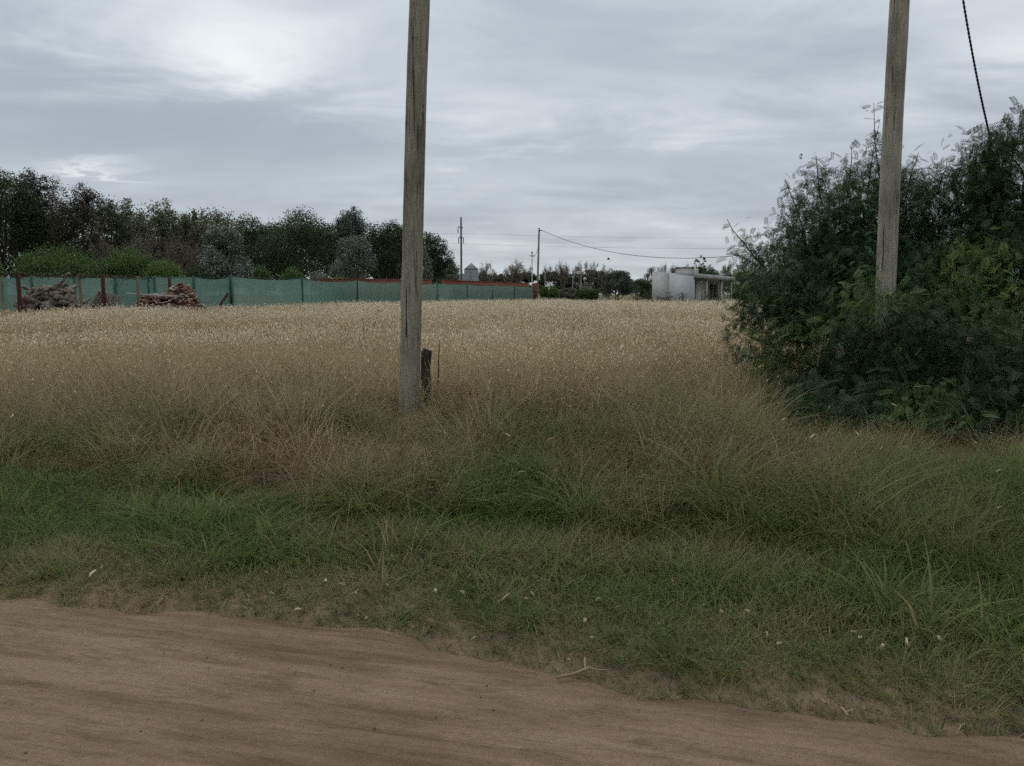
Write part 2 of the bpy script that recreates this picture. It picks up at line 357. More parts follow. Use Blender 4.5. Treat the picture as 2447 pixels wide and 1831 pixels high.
geo = N(nt, 'ShaderNodeNewGeometry'); sxyz = N(nt, 'ShaderNodeSeparateXYZ'); nt.links.new(geo.outputs['Position'], sxyz.inputs[0])
c_far = ramp(nt, n_b, [(0.3, (0.075, 0.085, 0.035)), (0.5, (0.12, 0.105, 0.05)), (0.7, (0.16, 0.135, 0.07))])
farf = ramp_f(nt, sxyz.outputs[1], 55, 75)
dirt_a = N(nt, 'ShaderNodeAttribute', attribute_name='tint'); n_e = noise(nt, 14, 5, 0.65)
c_near = mix2(nt, dirt_a.outputs['Fac'], c_near, ramp(nt, n_e, [(0.3, (0.12, 0.084, 0.056)), (0.7, (0.235, 0.172, 0.12))]))
pbsdf(nt, out, mix2(nt, farf, c_near, c_far), 0.95, 0.1, n_a, 0.8, 0.03)
tag(g.build('ground', m, smooth=True), kind='structure')

# the dirt road: a graded bed with wheel streaks running along it
tt = np.concatenate([-axis(5, 70, 0.035, 1.2)[:0:-1], axis(5, 70, 0.035, 1.2)])
sv = np.concatenate([np.arange(0.30, -1.6, -0.02), -1.6 - axis(1.2, 4.6, 0.05, 1.15)])
TT, SV = np.meshgrid(tt, sv); E = edge(TT)
Z = 0.0 - 0.13 * smooth(-0.16, 0.24, SV) - 0.10 * smooth(-5.6, -6.1, SV)
fade = 1 - smooth(8, 20, np.abs(TT))
Z = Z + fade * (0.016 * (fbm(TT * 0.30, SV * 7 + TT * 0.10, 31, 3) - 0.5) + 0.009 * (fbm(TT * 0.8, SV * 24, 41, 2) - 0.5) + 0.008 * (fbm(TT * 9, SV * 14, 51, 3) - 0.5))
Z = Z + 0.05 * (fbm(TT * 2.2, SV * 5, 61, 3) - 0.5) * smooth(-0.25, 0.0, SV)
W = ORG[None, None] + TT[..., None] * DIR + (SV + E)[..., None] * NRM
g = MB(); nx = len(tt); ny = len(sv)
ii = (np.arange(ny - 1)[:, None] * nx + np.arange(nx - 1)[None]).ravel()
g.add(np.concatenate([W, Z[..., None]], -1).reshape(-1, 3), np.stack([ii, ii + nx, ii + nx + 1, ii + 1], -1))
m, nt, out = mat('dirt_road')
ra = math.atan2(DIR[1], DIR[0])
st1 = noise(nt, 1.0, 5, 0.6, sc3=(0.42, 6.0, 1), rot=(0, 0, -ra), dist=0.5); st2 = noise(nt, 1.0, 4, 0.6, sc3=(1.3, 24.0, 1), rot=(0, 0, -ra), dist=0.6)
gr = noise(nt, 45, 5, 0.7); bl = noise(nt, 1.6, 4, 0.6, sc3=(0.5, 1.1, 1), rot=(0, 0, -ra))
f = mth(nt, 'ADD', mth(nt, 'MULTIPLY', st1, 0.30), mth(nt, 'ADD', mth(nt, 'MULTIPLY', st2, 0.24), mth(nt, 'MULTIPLY', bl, 0.46)))
c = ramp(nt, f, [(0.38, (0.108, 0.071, 0.043)), (0.46, (0.180, 0.123, 0.079)), (0.54, (0.240, 0.169, 0.113)), (0.64, (0.292, 0.214, 0.150))])
md_ = noise(nt, 11, 6, 0.7, sc3=(0.35, 1.5, 1), rot=(0, 0, -ra), dist=0.3)
c = mix2(nt, mth(nt, 'MULTIPLY', ramp_f(nt, md_, 0.50, 0.66), 0.6), c, (0.105, 0.072, 0.049))
c = mix2(nt, mth(nt, 'MULTIPLY', ramp_f(nt, gr, 0.45, 0.75), 0.30), c, (0.10, 0.07, 0.048))
hb = mth(nt, 'ADD', mth(nt, 'MULTIPLY', st2, 0.7), mth(nt, 'ADD', mth(nt, 'MULTIPLY', gr, 0.5), mth(nt, 'MULTIPLY', md_, 0.35)))
pbsdf(nt, out, c, 0.95, 0.12, hb, 1.0, 0.035)
tag(g.build('dirt_road', m, smooth=True), kind='structure')

# ------------------------------------------------------------------ grass: clumps scattered as stuff
def clump(name, n, rad, h, wd, lean, droop, rng, mats, segs=3, heads=0.0, head_l=0.05, head_w=0.007, hang=0.3, stems=0, stem_h=1.25, tint_c=0.5, comb=None, z0=-0.03):
    b = MB()
    def strip(base, azm, L, wb, ln, dr, sg, tnt, mi, tipw=0.12):
        tpar = np.linspace(0, 1, sg + 1)
        hd = np.array([math.cos(azm), math.sin(azm), 0]); sd_ = np.array([-math.sin(azm), math.cos(azm), 0]) * math.cos(rng.uniform(-.9, .9)) + hd * 0.0
        tw = rng.uniform(-1.2, 1.2); side = np.array([-math.sin(azm + tw), math.cos(azm + tw), 0])
        p = base[None] + hd[None] * (ln * tpar + dr * tpar ** 2.2)[:, None] * L + np.array([0, 0, 1.0])[None] * ((tpar * math.sqrt(max(0.05, 1 - ln * ln)) - 0.55 * dr * tpar ** 2.6))[:, None] * L
        wv = wb * np.clip(1 - tpar ** 1.5, tipw, 1)
        v = np.empty((2 * (sg + 1), 3)); v[0::2] = p - side * wv[:, None]; v[1::2] = p + side * wv[:, None]
        k = np.arange(sg) * 2
        b.add(v, np.stack([k, k + 1, k + 3, k + 2], -1), tint=tnt, mat=mi)
        return p
    for _ in range(n):
        a = rng.uniform(0, 6.283); r = rad * math.sqrt(rng.rand()); base = np.array([r * math.cos(a), r * math.sin(a), z0])
        am = a + rng.normal(0, 1.0) if comb is None else comb + rng.normal(0, 0.7)
        strip(base, am, h * rng.uniform(0.45, 1.1), wd * rng.uniform(0.6, 1.3), abs(rng.normal(lean, lean * .5)), abs(rng.normal(droop, droop * .5)), segs, np.clip(rng.normal(tint_c, 0.28), 0, 1), 0)
    for _ in range(stems):
        a = rng.uniform(0, 6.283); r = rad * math.sqrt(rng.rand()); base = np.array([r * math.cos(a), r * math.sin(a), z0])
        am = rng.uniform(0, 6.283) if comb is None else comb + rng.normal(0, 0.6)
        p = strip(base, am, h * stem_h * rng.uniform(0.72, 1.08), wd * 0.42, abs(rng.normal(lean * .5, .1)), abs(rng.normal(droop * .35, .08)), 3, np.clip(rng.normal(0.8, 0.15), 0, 1), 0, 0.6)
        if rng.rand() < heads:
            d = p[-1] - p[-2]; d /= np.linalg.norm(d); d = d + np.array([math.cos(am), math.sin(am), -0.5]) * hang * rng.rand(); d /= np.linalg.norm(d)
            L = head_l * rng.uniform(0.6, 1.2); wdt = head_w * rng.uniform(0.7, 1.2)
            b.tube([p[-1] - d * 0.004, p[-1] + d * L * 0.3, p[-1] + d * L * 0.7, p[-1] + d * L], [wdt * .35, wdt, wdt * .8, wdt * .1], 5, np.clip(rng.normal(.5, .25), 0, 1), 1, cap=False)
    return b.build(name, mats, link=False)

def scatter(name, clumps, P, rz, scl, idx, dry, shade, tilt=None):
    cc = bpy.data.collections.new(name + '_kinds')
    for o in clumps: cc.objects.link(o)
    n = len(P); me = bpy.data.meshes.new(name); me.vertices.add(n); me.vertices.foreach_set('co', np.asarray(P, np.float32).ravel())
    rot = np.zeros((n, 3), np.float32); rot[:, 2] = rz
    if tilt is not None: rot[:, 0] = tilt[:, 0]; rot[:, 1] = tilt[:, 1]
    scl = np.asarray(scl, np.float32); scl = np.repeat(scl[:, None], 3, 1) if scl.ndim == 1 else scl
    a = me.attributes.new('rot', 'FLOAT_VECTOR', 'POINT'); a.data.foreach_set('vector', rot.ravel())
    a = me.attributes.new('scl', 'FLOAT_VECTOR', 'POINT'); a.data.foreach_set('vector', scl.ravel())
    a = me.attributes.new('idx', 'INT', 'POINT'); a.data.foreach_set('value', np.asarray(idx, np.int32))
    a = me.attributes.new('dry', 'FLOAT', 'POINT'); a.data.foreach_set('value', np.asarray(dry, np.float32))
    a = me.attributes.new('shade', 'FLOAT', 'POINT'); a.data.foreach_set('value', np.asarray(shade, np.float32))
    me.update()
    o = bpy.data.objects.new(name, me); col.objects.link(o)
    ng = bpy.data.node_groups.new(name, 'GeometryNodeTree')
    ng.interface.new_socket('Geometry', in_out='INPUT', socket_type='NodeSocketGeometry'); ng.interface.new_socket('Geometry', in_out='OUTPUT', socket_type='NodeSocketGeometry')
    gi = ng.nodes.new('NodeGroupInput'); go = ng.nodes.new('NodeGroupOutput'); ip = ng.nodes.new('GeometryNodeInstanceOnPoints'); ci = ng.nodes.new('GeometryNodeCollectionInfo')
    ci.inputs['Collection'].default_value = cc; ci.inputs['Separate Children'].default_value = True; ci.inputs['Reset Children'].default_value = True
    def na(nm, ty):
        q = ng.nodes.new('GeometryNodeInputNamedAttribute'); q.data_type = ty; q.inputs[0].default_value = nm
        return [s for s in q.outputs if s.enabled and s.name == 'Attribute'][0]
    L = ng.links.new
    L(gi.outputs[0], ip.inputs['Points']); L(ci.outputs[0], ip.inputs['Instance']); ip.inputs['Pick Instance'].default_value = True
    L(na('idx', 'INT'), ip.inputs['Instance Index']); L(na('rot', 'FLOAT_VECTOR'), ip.inputs['Rotation']); L(na('scl', 'FLOAT_VECTOR'), ip.inputs['Scale'])
    L(ip.outputs[0], go.inputs[0])
    md = o.modifiers.new('scatter', 'NODES'); md.node_group = ng
    return o

def jgrid(x0, x1, y0, y1, step, rng):
    a = np.arange(x0, x1, step); b = np.arange(y0, y1, step); A, B = np.meshgrid(a, b)
    A = A + rng.uniform(-.5, .5, A.shape) * step; B = B + rng.uniform(-.5, .5, B.shape) * step
    return A.ravel(), B.ravel()
def ang(x, y): return np.abs(x) < 0.80 * np.maximum(y, 0.5) + 2.0
# where the tall growth begins, as a distance from the road's edge
_fp = np.array([onground(*p)[:2] for p in ((-300, 1150), (0, 1150), (200, 1165), (420, 1195), (620, 1235), (850, 1275), (1050, 1285), (1300, 1275), (1480, 1310), (1700, 1320), (1900, 1340), (2150, 1380), (2440, 1380), (2800, 1390))])
_ft, _fs = sdist(_fp[:, 0], _fp[:, 1]); _k = np.argsort(_ft); _tf = [(-20, float(_fs[_k[0]]))] + [(float(_ft[i]), float(_fs[i])) for i in _k] + [(20, 1.5)]
def front(t): return np.interp(t, [a for a, b in _tf], [b for a, b in _tf]) + 0.35 * (fbm(t * 1.3, t * 0 + 9.1, 77, 3) - 0.5)
POLE1 = at(975, 1012, 7.44); POLE2 = at(2098, 1010, 7.9)

rg = np.random.RandomState(5)
# --- short grass of the verge
VK = [clump('verge_clump_%02d' % i, 30, 0.085, [0.10, 0.13, 0.16, 0.11][i], 0.0032, 0.50, 0.5, np.random.RandomState(100 + i), [M_grass, M_head], 3, tint_c=0.38, z0=-0.012) for i in range(4)]
VK += [clump('verge_clump_%02d' % (4 + i), 28, 0.08, [0.17, 0.24][i], 0.0038, 0.35, 0.45, np.random.RandomState(110 + i), [M_grass, M_head], 4) for i in range(2)]
VK += [clump('verge_clump_06', 30, 0.10, 0.12, 0.0030, 0.78, 0.25, np.random.RandomState(120), [M_grass, M_head], 3, tint_c=0.5, z0=-0.010)]
x, y = jgrid(-9, 7, 1.5, 9, 0.062, rg); t, s = sdist(x, y)
fr = front(t); nn = fbm(x * 1.1, y * 1.6, 201); n2_ = fbm(x * 4.5, y * 5, 202); n3_ = fbm(x * 0.7 + 5, y * 1.1, 207)
edge_sparse = smooth(-0.34, -0.08, s + 0.45 * (n2_ - 0.5)) ** 1.2
keep = (rg.rand(len(x)) < edge_sparse) & (s < fr + 0.25) & ang(x, y)
x, y, t, s, fr, nn, n2_, n3_ = (q[keep] for q in (x, y, t, s, fr, nn, n2_, n3_))
band = np.exp(-((s - (fr * 0.62)) / 0.35) ** 2)                       # the lusher strip along the middle of the verge
lush = smooth(0.48, 0.66, nn * 0.75 + 0.22 * band + 0.10 * n2_)
dry = np.clip(0.19 + 0.30 * smooth(0.54, 0.76, n3_) - 0.12 * lush + 0.55 * (n2_ - 0.5) + 0.16 * smooth(1.0, 2.2, t) * (1 - smooth(.5, 1.0, s)) + rg.normal(0, .07, len(x)), 0, 0.95)
idx = rg.randint(0, 4, len(x)); big = rg.rand(len(x)) < 0.38 * lush * smooth(0.15, 0.5, s); idx[big] = rg.randint(4, 6, big.sum())
flat = (rg.rand(len(x)) < 0.75 * smooth(0.45, 0.7, n3_)); idx[flat] = 6
P = np.stack([x, y, gz(x, y)], -1)
o = scatter('verge_grass', VK, P, rg.uniform(0, 6.28, len(x)), rg.uniform(0.75, 1.3, len(x)) * (0.8 + 0.35 * lush) * (0.72 + 0.28 * smooth(-0.05, 0.35, s)), idx, dry, np.clip(rg.normal(0.92, 0.16, len(x)), .5, 1.4))
tag(o, 'short green and dry verge grass beside the dirt road', 'grass', kind='stuff')

# --- rank growth between the verge and the field
RK = [clump('rank_clump_%02d' % i, 26, 0.12, [0.42, 0.50, 0.36][i], 0.0038, 0.42, 0.55, np.random.RandomState(130 + i), [M_grass, M_head], 5, heads=0.05, stems=5, stem_h=1.1) for i in range(3)]
RK += [clump('rank_clump_%02d' % (3 + i), 34, 0.14, [0.34, 0.28][i], 0.0032, 0.75, 0.55, np.random.RandomState(140 + i), [M_dead, M_head], 5, comb=0.0, tint_c=0.55) for i in range(2)]
RK += [clump('rank_clump_%02d' % (5 + i), 28, 0.10, [0.36, 0.28][i], 0.0046, 0.35, 0.6, np.random.RandomState(150 + i), [M_grass, M_head], 5, tint_c=0.3) for i in range(2)]
x, y = jgrid(-12, 11, 2.5, 11.5, 0.105, rg); t, s = sdist(x, y); fr = front(t)
n_t = fbm(x * 1.0, y * 1.0, 301); n_d = fbm(x * 1.4 + 3, y * 1.4, 302); n_l = fbm(x * 0.8 + 9, y * 0.9, 303)
ramp_in = smooth(-0.15, 0.10, s - fr + 0.5 * (n_t - 0.5))
out_f = 1 - smooth(8.0, 10.5, y + 2 * (n_t - 0.5))
keep = (rg.rand(len(x)) < ramp_in * (0.25 + 0.75 * out_f) * (0.55 + 0.6 * n_t)) & ang(x, y) & (np.hypot(x - POLE1[0], y - POLE1[1]) > 0.16)
x, y, t, s, fr, n_t, n_d, n_l, ri = (q[keep] for q in (x, y, t, s, fr, n_t, n_d, n_l, ramp_in))
near1 = np.exp(-((x - (POLE1[0] + .25)) / 1.5) ** 2 - ((y - 5.5) / 1.0) ** 2)        # brown lodged mats before the near pole
dead = smooth(0.46, 0.64, n_d + 0.26 * near1); 
pq = onground(1290, 1060)[:2]; lushr = np.clip(0.6 * smooth(0.60, 0.74, n_l) + 0.85 * smooth(1.1, 1.9, t) * (1 - smooth(.7, 1.5, s - fr)) + 0.6 * np.exp(-((x - pq[0]) / .6) ** 2 - ((y - pq[1]) / .5) ** 2), 0, 1)
idx = rg.randint(0, 3, len(x)); u = rg.rand(len(x)); k = u < dead * 0.8; idx[k] = rg.randint(3, 5, k.sum()); k2 = (u > 1 - 0.75 * lushr) & ~k; idx[k2] = rg.randint(5, 7, k2.sum())
dry = np.clip(0.56 + 0.12 * smooth(5.2, 6.4, y) + 0.7 * (n_d - 0.5) + 0.12 * near1 - 0.36 * lushr + 0.14 * smooth(6.5, 9, y) + rg.normal(0, .06, len(x)), 0, 1)
dry = np.clip(dry - 0.16 * smooth(1380, 1700, CX + F * x / y) * smooth(5.6, 4.9, y), 0, 1)
dry[idx >= 5] = np.clip(dry[idx >= 5] * 0.6, 0.06, 0.34)
hh = (0.62 + 0.5 * n_t) * (0.68 + 0.32 * smooth(-0.1, 1.0, s - fr)) * rg.uniform(0.8, 1.2, len(x))
hh = 1.28 * (0.62 + 0.8 * fbm(x * 2.4, y * 2.4, 305, 3)) * hh * (1 - 0.62 * np.exp(-((x - POLE1[0] * y / 7.44) / 0.42) ** 4) * smooth(5.2, 5.8, y) * smooth(7.9, 7.3, y))
hh = hh * (1 - 0.48 * smooth(1780, 1900, CX + F * x / y) * smooth(4.4, 5.0, y))
P = np.stack([x, y, gz(x, y)], -1)
o = scatter('tall_grass', RK, P, rg.uniform(0, 6.28, len(x)), hh, idx, dry, np.clip(rg.normal(0.86, 0.15, len(x)), .5, 1.3), rg.normal(0, 0.10, (len(x), 2)))
tag(o, 'tangled tall green and brown grass between verge and field', 'grass', kind='stuff')

# --- tussocks with long arching blades, in the rank strip and here and there on the verge
TK = [clump('tussock_%02d' % i, 85, 0.07, [0.62, 0.55, 0.70, 0.50][i], 0.0042, 0.38, 0.85, np.random.RandomState(190 + i), [M_grass, M_head], 6, heads=0.1, stems=4, comb=[None, 0.0, None, 0.0][i]) for i in range(4)]
TK += [clump('tussock_%02d' % (4 + i), 95, 0.10, [0.55, 0.60][i], 0.0036, 0.70, 0.75, np.random.RandomState(195 + i), [M_dead, M_head], 6, comb=0.0) for i in range(2)]
TK += [clump('tussock_%02d' % (6 + i), 70, 0.10, [0.26, 0.20][i], 0.0036, 0.55, 0.7, np.random.RandomState(197 + i), [M_grass, M_head], 5, tint_c=0.4, z0=-0.01) for i in range(2)]
x, y = jgrid(-10, 9, 3, 9.2, 0.30, rg); t, s = sdist(x, y); fr = front(t)
keep = (s > fr - 0.05) & ang(x, y) & (rg.rand(len(x)) < 0.72) & (np.hypot(x - POLE1[0], y - POLE1[1]) > 0.45) & ~((np.abs(x - POLE1[0] * y / 7.44) < .45) & (y > 5.3) & (y < POLE1[1]))
x, y, s, fr = x[keep], y[keep], s[keep], fr[keep]; n_d = fbm(x * 1.4 + 3, y * 1.4, 302); n_l = fbm(x * 0.8 + 9, y * 0.9, 303)
near1 = np.exp(-((x - (POLE1[0] + .25)) / 1.5) ** 2 - ((y - 5.5) / 1.0) ** 2)
idx = rg.randint(0, 4, len(x)); k = rg.rand(len(x)) < smooth(0.42, 0.62, n_d + .3 * near1) * .75; idx[k] = rg.randint(4, 6, k.sum())
dry = np.clip(0.50 + 0.7 * (n_d - 0.5) + 0.15 * near1 - 0.28 * smooth(0.5, 0.65, n_l) + rg.normal(0, .13, len(x)), 0.02, 0.95)
dry = np.clip(dry - 0.16 * smooth(1380, 1700, CX + F * x / y) * smooth(5.6, 4.9, y), 0.02, 1)
scl = rg.uniform(0.5, 0.98, len(x)) * (0.78 + 0.22 * smooth(0, 0.8, s - fr)) * (1 - 0.45 * smooth(1780, 1900, CX + F * x / y) * smooth(4.4, 5.0, y))
vt = [(900, 1475, 7, .26), (930, 1480, 6, .3), (840, 1490, 7, .3), (1500, 1585, 7, .28), (1600, 1590, 6, .3), (1720, 1600, 7, .25), (1700, 1440, 6, .12), (1780, 1430, 6, .1), (2150, 1390, 6, .08), (2230, 1370, 6, .1), (2080, 1400, 6, .12), (2310, 1360, 6, .1), (2390, 1400, 6, .15), (1850, 1300, 6, .15), (1960, 1330, 6, .1), (480, 1370, 7, .15), (560, 1350, 6, .1), (330, 1330, 6, .05), (250, 1310, 6, .08), (700, 1340, 6, .06), (640, 1350, 6, .06), (780, 1345, 6, .08), (850, 1360, 6, .1), (1100, 1350, 6, .12), (1180, 1340, 6, .2), (1050, 1370, 7, .1), (1400, 1420, 7, .12), (1550, 1440, 6, .1), (1480, 1300, 7, .4), (1300, 1330, 7, .35), (90, 1290, 6, .1), (2420, 1500, 7, .2), (2250, 1480, 7, .35), (120, 1380, 7, .2), (420, 1400, 7, .22), (1250, 1500, 7, .2), (1950, 1580, 7, .3), (2200, 1640, 7, .28), (2380, 1660, 7, .25)]
vp = np.array([onground(a, b_)[:2] for a, b_, c_, d_ in vt])
x = np.concatenate([x, vp[:, 0]]); y = np.concatenate([y, vp[:, 1]]); idx = np.concatenate([idx, [v[2] for v in vt]]); dry = np.concatenate([dry, [v[3] for v in vt]]); scl = np.concatenate([scl, rg.uniform(.45, .8, len(vt)) * np.where(vp[:, 1] > 3.4, 1.25, .85)])
o = scatter('tussock_grass', TK, np.stack([x, y, gz(x, y)], -1), rg.uniform(-1.2, 1.2, len(x)) + np.where(rg.rand(len(x)) < .5, 0, math.pi), scl, idx, dry, np.clip(rg.normal(1.0, 0.14, len(x)), .6, 1.35), rg.normal(0, 0.12, (len(x), 2)))
tag(o, 'arching green and brown tussocks standing out of the roadside grass', 'grass', kind='stuff')

# --- the field of ripe grass with pale seed heads
FK = [clump('field_clump_%02d' % i, 20, 0.17, 0.50, 0.0036, 0.22, 0.30, np.random.RandomState(160 + i), [M_grass, M_head], 3, heads=[0.04, 0.08, 0.16, 0.95, 0.9, 1.0][i], stems=[10, 10, 12, 17, 20, 22][i], stem_h=1.32, head_l=0.048, head_w=0.0068) for i in range(6)]
PX, PY, PW = [], [], []
for (ya, yb, st_) in ((5.5, 10, .13), (10, 16, .17), (16, 26, .24), (26, 42, .34), (42, 64, .48), (64, 92, .66)):
    xa, ya_ = jgrid(-0.8 * yb - 2, 0.8 * yb + 2, ya, yb, st_, rg); k = ang(xa, ya_); PX.append(xa[k]); PY.append(ya_[k]); PW.append(np.full(k.sum(), st_))
x = np.concatenate(PX); y = np.concatenate(PY); wgt = np.concatenate(PW)
t, s = sdist(x, y); n_t = fbm(x * .35, y * .35, 401); n_s = fbm(x * .16, y * .30, 402)
fin = smooth(6.2, 8.6, y + 2.2 * (fbm(x * .8, y * .8, 403) - .5)) * smooth(0.6, 2.0, s - front(t))
def fence_y(px_x):  # the boundary fence in plan
    return FA[1] + (px_x - FA[0]) * (FB[1] - FA[1]) / (FB[0] - FA[0])
FA = at(0, 660, 27.7)[:2]; FB = at(1276, 684, 84.0)[:2]
inside = (y < fence_y(x) - 0.4) | (x > FB[0])
HB = at(1656, 703, 62.0)                              # near corner of the white house
v_h = np.array([at(1748, 703, 76)[0] - HB[0], 14.0]); v_h /= np.linalg.norm(v_h); x_h = np.array([v_h[1], -v_h[0]])
lx = (x - HB[0]) * x_h[0] + (y - HB[1]) * x_h[1]; ly = (x - HB[0]) * v_h[0] + (y - HB[1]) * v_h[1]
nohouse = ~((lx > -3.4) & (lx < 0.3) & (ly > -0.2) & (ly < 16))
keep = (rg.rand(len(x)) < fin) & inside & nohouse & ((y < 66) | (x < FB[0] + 3)) & (np.hypot(x - POLE1[0], y - POLE1[1]) > 0.2) & (rg.rand(len(x)) < 0.72 + 0.5 * n_t) & ~((np.abs(x - POLE1[0] * y / 7.44) < .42) & (y < 7.5)) & ~((y < 8.3) & (CX + F * x / y > 1850))
x, y, wgt, n_t, n_s = (q[keep] for q in (x, y, wgt, n_t, n_s))
hd = smooth(9.5, 20, y + 9 * (n_s - 0.5)); u = rg.rand(len(x))
hd = hd * np.clip(1.0 - 1.2 * smooth(.52, .36, fbm(x * .20 + 3, y * .40, 404)), .06, 1); idx = np.where(u < hd * 0.92, rg.randint(3, 6, len(x)), rg.randint(0, 3, len(x)))
dry = np.clip(0.74 + 0.55 * (n_t - .5) + 0.45 * (n_s - .5) + 0.20 * smooth(14, 40, y) - 0.06 * (1 - smooth(7, 12, y)) + rg.normal(0, .07, len(x)), 0, 1)
h = (0.82 + 0.22 * smooth(8, 25, y)) * rg.uniform(.85, 1.12, len(x)) * (0.80 + 0.40 * n_t)
wide = np.maximum(1.0, wgt / 0.2)
P = np.stack([x, y, gz(x, y)], -1)
o = scatter('field_grass', FK, P, rg.uniform(0, 6.28, len(x)), np.stack([wide, wide, h], -1), idx, dry, np.clip(rg.normal(0.95, 0.13, len(x)), .6, 1.35), rg.normal(0, 0.06, (len(x), 2)))
tag(o, 'field of ripe straw coloured grass with pale seed heads', 'grass', kind='stuff')

WK = [clump('weed_%02d' % i, 14, 0.06, 0.62, 0.006, 0.25, 0.25, np.random.RandomState(210 + i), [M_dead, M_head], 4, stems=9, heads=0.5, stem_h=1.3, head_l=0.07, head_w=0.008, tint_c=.4) for i in range(3)]
x, y = jgrid(-30, 26, 8.5, 40, 1.25, rg); k = ang(x, y) & (rg.rand(len(x)) < .30 * (fbm(x * .3, y * .3, 606) > .5)) & (y < fence_y(x) - 1.0); x, y = x[k], y[k]
o = scatter('field_weeds', WK, np.stack([x, y, gz(x, y)], -1), rg.uniform(0, 6.28, len(x)), rg.uniform(.7, 1.15, len(x)), rg.randint(0, 3, len(x)), rg.uniform(.1, .6, len(x)), rg.uniform(.5, .9, len(x)))
tag(o, 'darker taller weeds scattered through the ripe field', 'weeds', kind='stuff')
# --- loose white seed heads caught in the verge, clods on the road
wk = []
for i in range(3):
    b = MB(); r_ = np.random.RandomState(170 + i); L = [0.03, 0.018, 0.04][i]
    b.tube([(0, 0, 0), (L * .3, .002, .004), (L * .7, 0, .005), (L, 0, 0.002)], np.array([.25, 1, .9, .15]) * [0.0045, 0.006, 0.004][i], 6, r_.rand(), 0); wk.append(b.build('white_head_%02d' % i, M_head, link=False))
spots = [(640,1400),(632,1412),(780,1395),(852,1412),(828,1402),(858,1440),(873,1450),(1262,1432),(1268,1420),(1400,1478),(1403,1490),(1408,1510),(1436,1438),(1575,1497),(1728,1470),(2032,1510),(2058,1521),(2105,1552),(1858,1537),(1572,1285),(212,1370),(240,1360),(1140,1497),(1355,1540),(1480,1450),(640,1375),(1040,1410),(1110,1420),(1200,1440),(1780,1455),(2170,1540),(1830,1520),(700,1430),(930,1395),(2240,1530)]
P = np.array([onground(a, b_, 0.06) for a, b_ in spots]); P[:, 2] = gz(P[:, 0], P[:, 1]) + rg.uniform(.03, .06, len(P))
o = scatter('fallen_seed_heads', wk, P, rg.uniform(0, 6.28, len(P)), rg.uniform(.6, 1.25, len(P)), rg.randint(0, 3, len(P)), rg.uniform(.3, 1, len(P)), rg.uniform(.55, 1.0, len(P)), rg.uniform(-.9, .9, (len(P), 2)))
tag(o, 'loose white seed heads scattered in the verge grass', 'seed heads', kind='stuff')
ck = []
for i in range(4):
    bm_ = MB(); r_ = np.random.RandomState(180 + i); th = np.linspace(0, math.pi, 6)
    pts = np.stack([np.zeros(6), np.zeros(6), -np.cos(th) * 0.010], -1); bm_.tube(pts, np.maximum(0.001, np.sin(th) * 0.014), 7, 0.5, 0, wob=0.5, rng=r_); ck.append(bm_.build('clod_%02d' % i, M_clod, link=False))
x, y = rg.uniform(-4.5, 4.5, 4200), rg.uniform(1.2, 4.0, 4200); t, s = sdist(x, y); k = (s < -0.05) & (rg.rand(4200) < 0.16 + 0.3 * (fbm(x * 1.3, y * 3, 444) > .52)); x, y = x[k], y[k]
o = scatter('road_clods', ck, np.stack([x, y, np.full(len(x), 0.002)], -1), rg.uniform(0, 6.28, len(x)), rg.gamma(1.2, 0.085, len(x)) + .04, rg.randint(0, 4, len(x)), np.zeros(len(x)), np.ones(len(x)))
tag(o, 'small dark earth clods strewn over the dirt road', 'clods', kind='stuff')

# ------------------------------------------------------------------ the two near utility poles, stump, stick, cable
def pole(name, label, px0, py0, Y, px1, Ztop, r0, r1, m, rng, bumps=(), sides=28):
    b = at(px0, py0, Y); b[2] = float(gz(b[0], b[1])) - 0.25
    d = pix_dir(px1, 0); tz = b[0] + (d.x / d.y * Y - b[0]) * (Ztop + 0.25) / (CAMH + d.z / d.y * Y - b[2])
    root = empty(name, (b[0], b[1], b[2])); n = 60
    tt_ = np.linspace(0, 1, n); H = Ztop - b[2]; p = np.stack([tt_ * (tz - b[0]), np.zeros(n), tt_ * H], -1)
    p[:, 0] += 0.006 * np.sin(tt_ * 9 + 1); rr = r0 + (r1 - r0) * tt_
    mb = MB(); an = np.linspace(0, 2 * math.pi, sides, endpoint=False)
    rad = rr[:, None] * (1 + 0.05 * (vnoise(np.cos(an)[None] * 2 + 5 + 0 * tt_[:, None], tt_[:, None] * 14 + np.sin(an)[None], 71) - .5) + 0.02 * (rng.rand(n, sides) - .5))
    for (zz, aa, dz_, da, amt) in bumps:
        rad *= 1 + amt * np.exp(-((tt_ * H - zz) / dz_) ** 2)[:, None] * np.exp(-(((an - aa + math.pi) % (2 * math.pi) - math.pi) / da) ** 2)[None]
    # a long drying crack
    ca = 4.25 + 0.15 * np.sin(tt_ * 12)
    rad *= 1 - 0.10 * np.exp(-(((an[None] - ca[:, None] + math.pi) % (2 * math.pi) - math.pi) / 0.07) ** 2)
    v = p[:, None] + rad[..., None] * np.stack([np.cos(an), np.sin(an), 0 * an], -1)[None]
    i = np.arange(n - 1)[:, None] * sides; j = np.arange(sides)[None]; k = (j + 1) % sides
    q = np.stack([i + j, i + k, i + sides + k, i + sides + j], -1).reshape(-1, 4)
    mb.add(v.reshape(-1, 3), q); mb.tube([p[-1] - [0, 0, .02], p[-1] + [0, 0, .01]], [r1, r1 * .9], 20)
    mb.build('shaft', m, root, smooth=True)
    tag(root, label, 'utility pole')
    return root, np.array(b) + np.array([0, 0, 0]) + p, p
r1g = np.random.RandomState(21)
